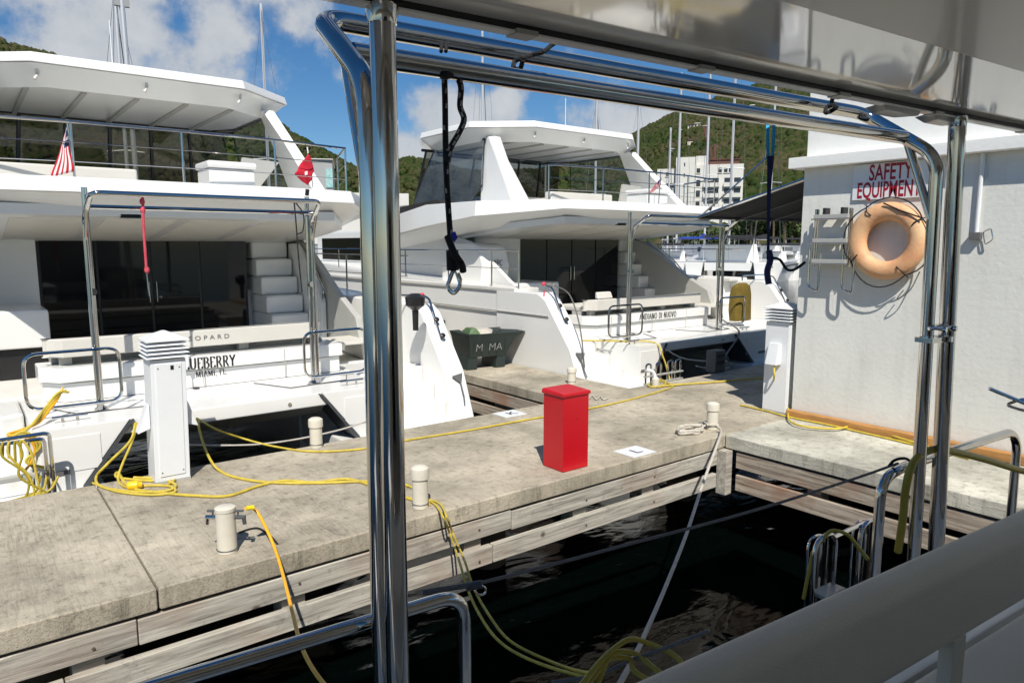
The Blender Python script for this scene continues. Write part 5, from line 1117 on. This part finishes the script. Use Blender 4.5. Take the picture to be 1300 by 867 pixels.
def far_boat(px, dist, ang, label, mh=17, cover=None, cat=False, L=11, hullm=GEL, boom=4.5):
    p = azp(px, dist, WATER); d = Vector((math.cos(ang), math.sin(ang), 0)); n = Vector((-d.y, d.x, 0))
    t = thing('sailing_boat', label, 'boat', p, 'sailing boats moored across the harbour')
    def P(a, b, z): return p + d * a + n * b + Vector((0, 0, z))
    offs = (-1, 1) if cat else (0,)
    for q in offs:
        hw = .75 if cat else 1.6; c0 = q * 2.3
        MB().loft([[P(x, c0 - w * hw * .6, -.3), P(x, c0 - w * hw, z), P(x, c0 + w * hw, z), P(x, c0 + w * hw * .6, -.3)] for x, w, z in ((-L * .5, .85, 1.5), (-L * .2, 1, 1.6), (L * .15, .98, 1.7), (L * .38, .6, 1.85), (L * .5, .05, 2.0))]).build('hull', hullm, t, bevel=.04, seg=1)
        MB().loft([[P(x, c0 - w * hw * 1.01, z - .18), P(x, c0 - w * hw * 1.01, z - .08), P(x, c0 + w * hw * 1.01, z - .08), P(x, c0 + w * hw * 1.01, z - .18)] for x, w, z in ((-L * .495, .85, 1.3), (-L * .2, 1, 1.4), (L * .15, .98, 1.5), (L * .38, .6, 1.65))]).build('stripe', SAILB if cover else DGREY, t)
    cw = 2.3 if cat else .95; ct_ = 2.75 if cat else 2.2
    MB().loft([[P(x, -w, z0), P(x, w, z0), P(x, w * .85, z1), P(x, -w * .85, z1)] for x, w, z0, z1 in ((-L * .22, cw, .9, ct_), (L * .05, cw, .9, ct_), (L * .22, cw * .7, .9, 1.5))]).build('cabin', hullm, t, bevel=.06, seg=1)
    MB().loft([[P(x, -w, z0), P(x, w, z0), P(x, w, z1), P(x, -w, z1)] for x, w, z0, z1 in ((-L * .2, cw * .97, ct_ - .55, ct_ - .22), (L * .10, cw * .93, ct_ - .6, ct_ - .3))]).build('window_band', FARWIN, t)
    MB().loft([[P(x, -cw * .8, z), P(x, cw * .8, z), P(x, cw * .7, z + .1), P(x, -cw * .7, z + .1)] for x, z in ((-L * .34, ct_ + .45), (-L * .20, ct_ + .55))]).build('bimini', cover or CANVAS, t)
    for q in (-1, 1):
        for x in (-L * .33, -L * .22): MB().tube([P(x, q * cw * .75, 1.4), P(x, q * cw * .75, ct_ + .5)], .025, 5).build('bimini_pole', ALU, t)
        MB().tube([P(x, q * (3.0 if cat else 1.5) * w, 2.0) for x, w in ((-L * .48, .9), (0, 1), (L * .3, .85), (L * .47, .3))], .02, 4).build('guard_rail', ALU, t)
    if cat: MB().loft([[P(-L * .46, -1.6, z), P(-L * .46, 1.6, z), P(-L * .2, 1.6, z), P(-L * .2, -1.6, z)] for z in (.9, 1.45)]).build('cockpit_transom', hullm, t)
    for q in offs:
        MB().loft([[P(-L * .5 - .5, q * 2.3 - .5, z), P(-L * .5 - .5, q * 2.3 + .5, z), P(-L * .5 + .1, q * 2.3 + .5, z), P(-L * .5 + .1, q * 2.3 - .5, z)] for z in (.0, .45)]).build('swim_step', hullm, t)
    for k in range(3):
        x = -L * .1 + k * L * .16; MB().box(*[v for v in (0, 0)], 0, 0, 0, 0) if False else MB().lathe(P(x, (3.0 if cat else 1.5), 1.0), [(.12, -.45), (.2, -.3), (.2, .3), (.12, .45)], 8).build('fender', PEDW, t)
    if mh: mast(t, P(L * .08, 0, 1.3), mh, ang=ang, cover=cover, boom=boom)
    return t
S1 = HEAD
specs = [  # bearing pixel, distance, heading offset (deg), label, mast height, cover, catamaran
 (858, 62, 205, 'white sloop with plain mast just left of the apartment block', 15.5, None, False),
 (893, 66, 200, 'white catamaran with a blue sail cover left of the second davit post', 18.0, SAILB, True),
 (925, 58, 195, 'white catamaran with the thickest mast, right of the davit post', 17.5, None, True),
 (846, 74, 210, 'white sloop farthest left in the gap beside the farther catamaran', 13.0, None, False),
 (972, 70, 198, 'white catamaran with a black sail cover behind the blue strap', 17.0, CANVAS, True),
 (1006, 64, 205, 'white motor boat nearest the grey building corner', 0, None, False),
 (1022, 78, 200, 'white catamaran partly hidden by the grey building corner', 0, None, True),
 (868, 84, 196, 'white motor catamaran in the back row left of the davit post', 0, None, True),
 (905, 86, 204, 'white motor yacht in the back row just left of the awning tip', 0, None, False),
 (948, 84, 198, 'white motor catamaran in the back row under the awning', 0, None, True),
 (990, 88, 201, 'white motor yacht in the back row right of the blue strap', 0, None, False),
 (992, 60, 203, 'white motor yacht nearest of the row, right of the blue strap', 0, None, False),
 (612, 60, 200, 'white sloop whose mast rises left of the farther hardtop', 19.0, None, False),
 (752, 62, 200, 'white sloop with its mast above the middle of the farther hardtop', 13.8, None, False),
 (806, 64, 200, 'white sloop with its mast above the right of the farther hardtop', 14.2, None, False),
 (345, 52, 200, 'white sloop whose tall mast rises right of the near hardtop', 17.4, None, False),
 (165, 46, 200, 'white sloop whose masthead rises above the near hardtop', 16.0, None, False),
 (430, 48, 195, 'white catamaran seen in the gap left of our chrome post', 0, None, True),
 (537, 46, 200, 'white sloop seen in the gap right of our chrome post', 0, None, False),
 (690, 70, 200, 'white sloop hidden for the most part by the farther catamaran saloon', 11, None, False)]
for (px, ds, hd, lb, mh, cv, ca) in specs:
    far_boat(px, ds, HEAD - bearing(px) + math.radians(-6 + R.uniform(-9, 9)), lb, mh, cv, ca, L=R.uniform(10, 12.5) if ca else R.uniform(9, 11))
# mast with radar and flags above the near hardtop
p = azp(181, 44, WATER); t = thing('radar_mast', 'white mast carrying a black radar dome above the near hardtop', 'mast', p)
MB().tube([p, p + Vector((-.2, 0, 16.6))], .13, 8).build('mast', ALU, t)
MB().lathe(p + Vector((-.2, 0, 16.6)), [(.3, 0), (.42, .15), (.42, .4), (.2, .6)], 12).build('radar_dome', BLACK, t)
for s in (-1, 1): MB().box(p.x - .2 + s * .22 - .14, p.x - .2 + s * .22 + .14, p.y - .1, p.y + .1, WATER + 15.0, WATER + 15.6).build('reflector', FARG, t)

# waterfront buildings
def block(name, label, px0, px1, dist, zb, zt, depth, m, cat='building'):
    a, b = azp(px0, dist, zb), azp(px1, dist, zb); d = (b - a).normalized(); n = Vector((-d.y, d.x, 0)); L = (b - a).length
    t = thing(name, label, cat, (a + b) / 2)
    def P(x, y, z): return a + d * x + n * y + Vector((0, 0, z - zb))
    return t, P, L
def wins(t, P, xs, zs, w, h, y=-.02):
    for x in xs:
        for z in zs:
            f = MB().loft([[P(x, y - .05, z), P(x + w, y - .05, z), P(x + w, y - .05, z + h), P(x, y - .05, z + h)], [P(x, y + .1, z), P(x + w, y + .1, z), P(x + w, y + .1, z + h), P(x, y + .1, z + h)]]).build('window', FARWIN, t)
            MB().loft([[P(x - .15, y - .22, z - .2), P(x + w + .15, y - .22, z - .2), P(x + w + .15, y - .22, z - .02), P(x - .15, y - .22, z - .02)], [P(x - .15, y, z - .2), P(x + w + .15, y, z - .2), P(x + w + .15, y, z - .02), P(x - .15, y, z - .02)]]).build('sill', FARW, f)
D = 200.
def zy(y, d=D): return EYE + (311 - y) * d * .968 / 908
ap, AP, AL = block('apartment_block', 'white apartment block with balconies and a rust red roof house on the hill foot', 832, 941, D, 0, 26, 12, FARW)
sx = AL / 109.
def X(px): return (px - 832) * sx
def bx_(t, P, x0, x1, y0, y1, z0, z1, n, m, bev=0): return MB().loft([[P(x0, y0, z), P(x1, y0, z), P(x1, y1, z), P(x0, y1, z)] for z in (z0, z1)]).build(n, m, t, bevel=bev)
bx_(ap, AP, X(856), X(880), -1.5, 10, 0, zy(203), 'wall', FARW); bx_(ap, AP, X(832), X(855.6), 0, 9, 0, zy(216), 'wall', FARW)
bx_(ap, AP, X(880.5), X(940), 0, 10, 0, zy(212), 'wall', FARW); bx_(ap, AP, X(893), X(935), 1.5, 9, zy(212), zy(206), 'roof_house', RUST)
bx_(ap, AP, X(880.8), X(894), .5, 6, zy(212) + .02, zy(201), 'roof_house', FARW); bx_(ap, AP, X(892), X(937), 1.2, 9.2, zy(206), zy(205), 'roof', RUST)
wins(ap, AP, [X(843)], [zy(225)], 1.0, 1.0, 0); wins(ap, AP, [X(844)], [zy(240), zy(252.5)], 2.0, 1.3, 0)
wins(ap, AP, [X(882), X(909), X(916), X(922)], [zy(222)], .9, 1.2, 0)
for z in (zy(238), zy(251), zy(264)):
    for a, b_ in ((892, 910), (917, 927), (929, 937)):
        bx_(ap, AP, X(a), X(b_), -.12, .2, z, z + 2.0, 'loggia', FARWIN); bx_(ap, AP, X(a) - .2, X(b_) + .2, -.9, -.125, z - .35, z + .75, 'balcony', FARW)
    bx_(ap, AP, X(882), X(887), -.12, .2, z, z + 1.6, 'window', FARWIN)
for z in (zy(214), zy(227), zy(240)): bx_(ap, AP, X(866), X(867.5), -1.56, -1.4, z, z + .9, 'window', FARWIN)
# two-storey waterfront building seen left of our post
wb, WP, WL = block('waterfront_building', 'two storey waterfront building, grey above and white below, left of our chrome post', 372, 520, 62, WATER, 9, 8, FARW)
def zw(y): return EYE + (311 - y) * 62 * .973 / 908
k = WL / 148.
bx_(wb, WP, 0, WL, 0, 9, WATER, zw(246), 'wall', FARW); bx_(wb, WP, .2, (424 - 372) * k, .3, 7, zw(246), zw(206), 'upper_wall', FARG)
bx_(wb, WP, 0, (425 - 372) * k, .1, 7.2, zw(206), zw(205), 'roof', FARW); bx_(wb, WP, (384 - 372) * k, (387 - 372) * k, .22, .29, zw(240), zw(214), 'doorway', FARWIN)
q = (415.5 - 372) * k; bx_(wb, WP, q, q + .55, .2, .28, zw(240), zw(217), 'poster', mat('turquoise_poster', (.10, .42, .42), .6, var=.5, vscale=5, dark=(.5, .6, .58)))
for a in (419.5, 427): wins(wb, WP, [(a - 372) * k], [zw(333)], .40, 1.35, 0)
bx_(wb, WP, (405 - 372) * k, WL, -2.6, -.05, zw(352), zw(345), 'quay_canopy', mat('teal_canopy', (.18, .26, .25), .7))
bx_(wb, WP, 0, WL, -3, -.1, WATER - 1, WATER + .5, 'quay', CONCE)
# houses on the hills
HM = [FARW, mat('far_cream_wall', (.58, .52, .40), .8, var=.1)]
def house(px, py, w, h, k, lb):
    b = bearing(px); tt = (311 - py) / 908 * math.cos(b); r = None
    for i in range(200):
        rr = R0 + (R1 - R0) * i / 199
        if (hz(b, rr) - EYE) / rr >= tt: r = rr; break
    if r is None: r = R1 - 10
    s = r / 908; z = hz(b, r); c = Vector(pol(b, r, z)); a = HEAD - b; d = Vector((math.sin(a), -math.cos(a), 0)); n = Vector((math.cos(a), math.sin(a), 0)); W_ = w * s / 2; H_ = h * s
    t = thing('hillside_house', lb, 'house', c, 'white houses on the hillside')
    def P(x, y, zz): return c + d * x + n * y + Vector((0, 0, zz))
    bx_(t, P, -W_, W_, -6 - 2, 4, -4, H_, 'wall', HM[k % 2]); MB().loft([[P(-W_ - .6, -8.8, H_), P(W_ + .6, -8.8, H_), P(W_ + .6, 4.8, H_), P(-W_ - .6, 4.8, H_)], [P(-W_ * .5, -3, H_ + 1.6 * s * 1.2), P(W_ * .5, -3, H_ + 1.6 * s * 1.2), P(W_ * .5, -1, H_ + 1.6 * s * 1.2), P(-W_ * .5, -1, H_ + 1.6 * s * 1.2)]]).build('roof', RUST if k % 3 == 0 else FARW, t)
    nw = max(1, int(w / 3))
    for i in range(nw):
        x = -W_ + (i + .3) * 2 * W_ / nw; bx_(t, P, x, x + W_ / nw * .8, -8.12, -8.02, H_ * .3, H_ * .75, 'window', FARWIN)
HS = [(905, 146, 7, 3), (914, 145, 9, 4), (926, 147, 8, 3), (936, 144, 6, 3), (948, 145, 8, 2.5), (862, 175, 5, 3), (872, 170, 7, 4), (880, 169, 8, 4), (890, 170, 6, 3), (876, 186, 14, 2), (994, 161, 6, 3), (1003, 159, 8, 3), (1014, 157, 6, 3), (978, 168, 5, 2), (850, 197, 5, 2), (430, 205, 6, 3)]
nm = ['long', 'tall', 'low', 'square', 'small', 'wide']
wh = ['top row above the thick mast', 'middle terrace left of the apartment block roof', 'right slope behind the blue strap']
for k, (px, py, w, h) in enumerate(HS):
    grp = wh[0] if py < 150 else wh[1] if px < 900 else wh[2]
    if k == 15: grp = 'green ridge left of our post'
    od = {0: 'first', 1: 'second', 2: 'third', 3: 'fourth', 4: 'fifth', 5: 'first', 6: 'second', 7: 'third', 8: 'fourth', 9: 'lower long', 10: 'first', 11: 'second', 12: 'third', 13: 'lowest', 14: 'lowest left', 15: 'lone'}[k]
    house(px, py, w, h, k, od + ' pale house from the left on the ' + grp if od in ('first', 'second', 'third', 'fourth', 'fifth') else od + ' pale house on the ' + grp)
# construction crane, rust red, behind the apartment block
cr = azp(903, 215, 6); t = thing('red_crane', 'rust red crane jib standing behind the apartment block roof', 'crane', cr)
MB().tube([cr, cr + Vector((0, 0, 24)), ], .5, 4).build('tower', RUST, t); MB().tube([cr + Vector((0, 0, 18)), cr + Vector((-3, 2, 29))], .45, 4).build('jib', RUST, t)
# trees on the shore
def tree(px, dist, h, w, label, palm=False):
    b = bearing(px); z = hz(b, dist) - .3; c = azp(px, dist, z)
    t = thing('palm_tree' if palm else 'shore_tree', label, 'tree', c, 'trees along the far shore')
    if palm:
        top = c + Vector((R.uniform(-.6, .6), .3, h)); MB().tube(smoothp([c, c.lerp(top, .5) + Vector((.2, 0, 0)), top]), .18, 7).build('trunk', BARK, t)
        mb = MB()
        for k in range(16):
            a = k * 2 * PI / 16 + R.uniform(-.2, .2); e = R.uniform(.1, .9); d = Vector((math.cos(a), math.sin(a), 0)); L = w * R.uniform(.8, 1.1)
            P = [top + d * L * s + Vector((0, 0, L * (e * s - (.5 + e * .6) * s * s))) for s in (0, .25, .5, .75, 1)]; n = Vector((-d.y, d.x, 0))
            for i in range(4):
                for q in (-1, 1):
                    for m in range(3):
                        p = P[i].lerp(P[i + 1], m / 3); mb.quad(p, p + d * .25, p + n * q * (.75 - .12 * i) + d * .35 - Vector((0, 0, .35)))
        mb.build('crown', FOLI, t, smooth=False); return
    MB().tube([c, c + Vector((.1, 0, h * .6))], .2, 7, rr=[.25, .12]).build('trunk', BARK, t)
    mb = MB()
    lob = [(R.uniform(-.6, .6) * w, R.uniform(-.6, .6) * w, h * R.uniform(.45, .9), w * R.uniform(.35, .6)) for _ in range(7)]
    for lx, ly, lz, lr_ in lob:
        for _ in range(170):
            v = Vector((R.gauss(0, 1), R.gauss(0, 1), R.gauss(0, 1))).normalized() * lr_ * R.uniform(.7, 1.08); v.z *= .75; p = c + Vector((lx, ly, lz)) + v
            a = Vector((R.gauss(0, 1), R.gauss(0, 1), R.gauss(0, .6))).normalized() * R.uniform(.18, .38); q = a.cross(Vector((R.gauss(0, 1), R.gauss(0, 1), R.gauss(0, 1)))).normalized() * .22
            mb.quad(p - a, p + q, p + a, p - q)
    mb.build('crown', FOLI, t, smooth=False)
TR = [(946, 150, 8, 4.5, 'round tree just right of the apartment block'), (958, 140, 9, 4, 'taller tree right of the apartment block'), (970, 146, 8, 4.5, 'bushy tree behind the blue strap'), (988, 140, 9, 5, 'broad tree right of the blue strap'), (1005, 150, 10, 5, 'tall tree above the awning edge'), (1020, 140, 9, 4.5, 'tree beside the grey building corner'), (840, 140, 6, 4, 'low tree below the apartment block left wing'), (870, 135, 5, 4, 'low tree in front of the apartment block'), (905, 135, 5, 4.5, 'low tree below the apartment balconies'), (930, 135, 5.5, 4, 'low tree below the right balconies'), (528, 130, 7, 4, 'tree on the shore right of our chrome post'), (395, 130, 7, 4, 'tree on the shore behind the waterfront building')]
for a in TR: tree(*a)
for a in ((952, 132, 7.5, 3.2, 'palm on the shore right of the apartment block'), (981, 132, 8.5, 3.4, 'palm on the shore behind the blue strap'), (996, 136, 7, 3.0, 'shorter palm left of the awning top')): tree(*a, palm=True)
# quay wall along the far shore
mb = MB(); P0 = [pol(-1.0 + k * .1, R0 - 4, 0) for k in range(21)]
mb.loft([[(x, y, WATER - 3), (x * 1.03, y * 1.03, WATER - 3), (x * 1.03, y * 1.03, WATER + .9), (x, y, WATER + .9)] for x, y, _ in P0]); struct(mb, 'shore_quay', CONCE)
# tidy helper properties
for o in bpy.data.objects:
    if '_o' in o: del o['_o']
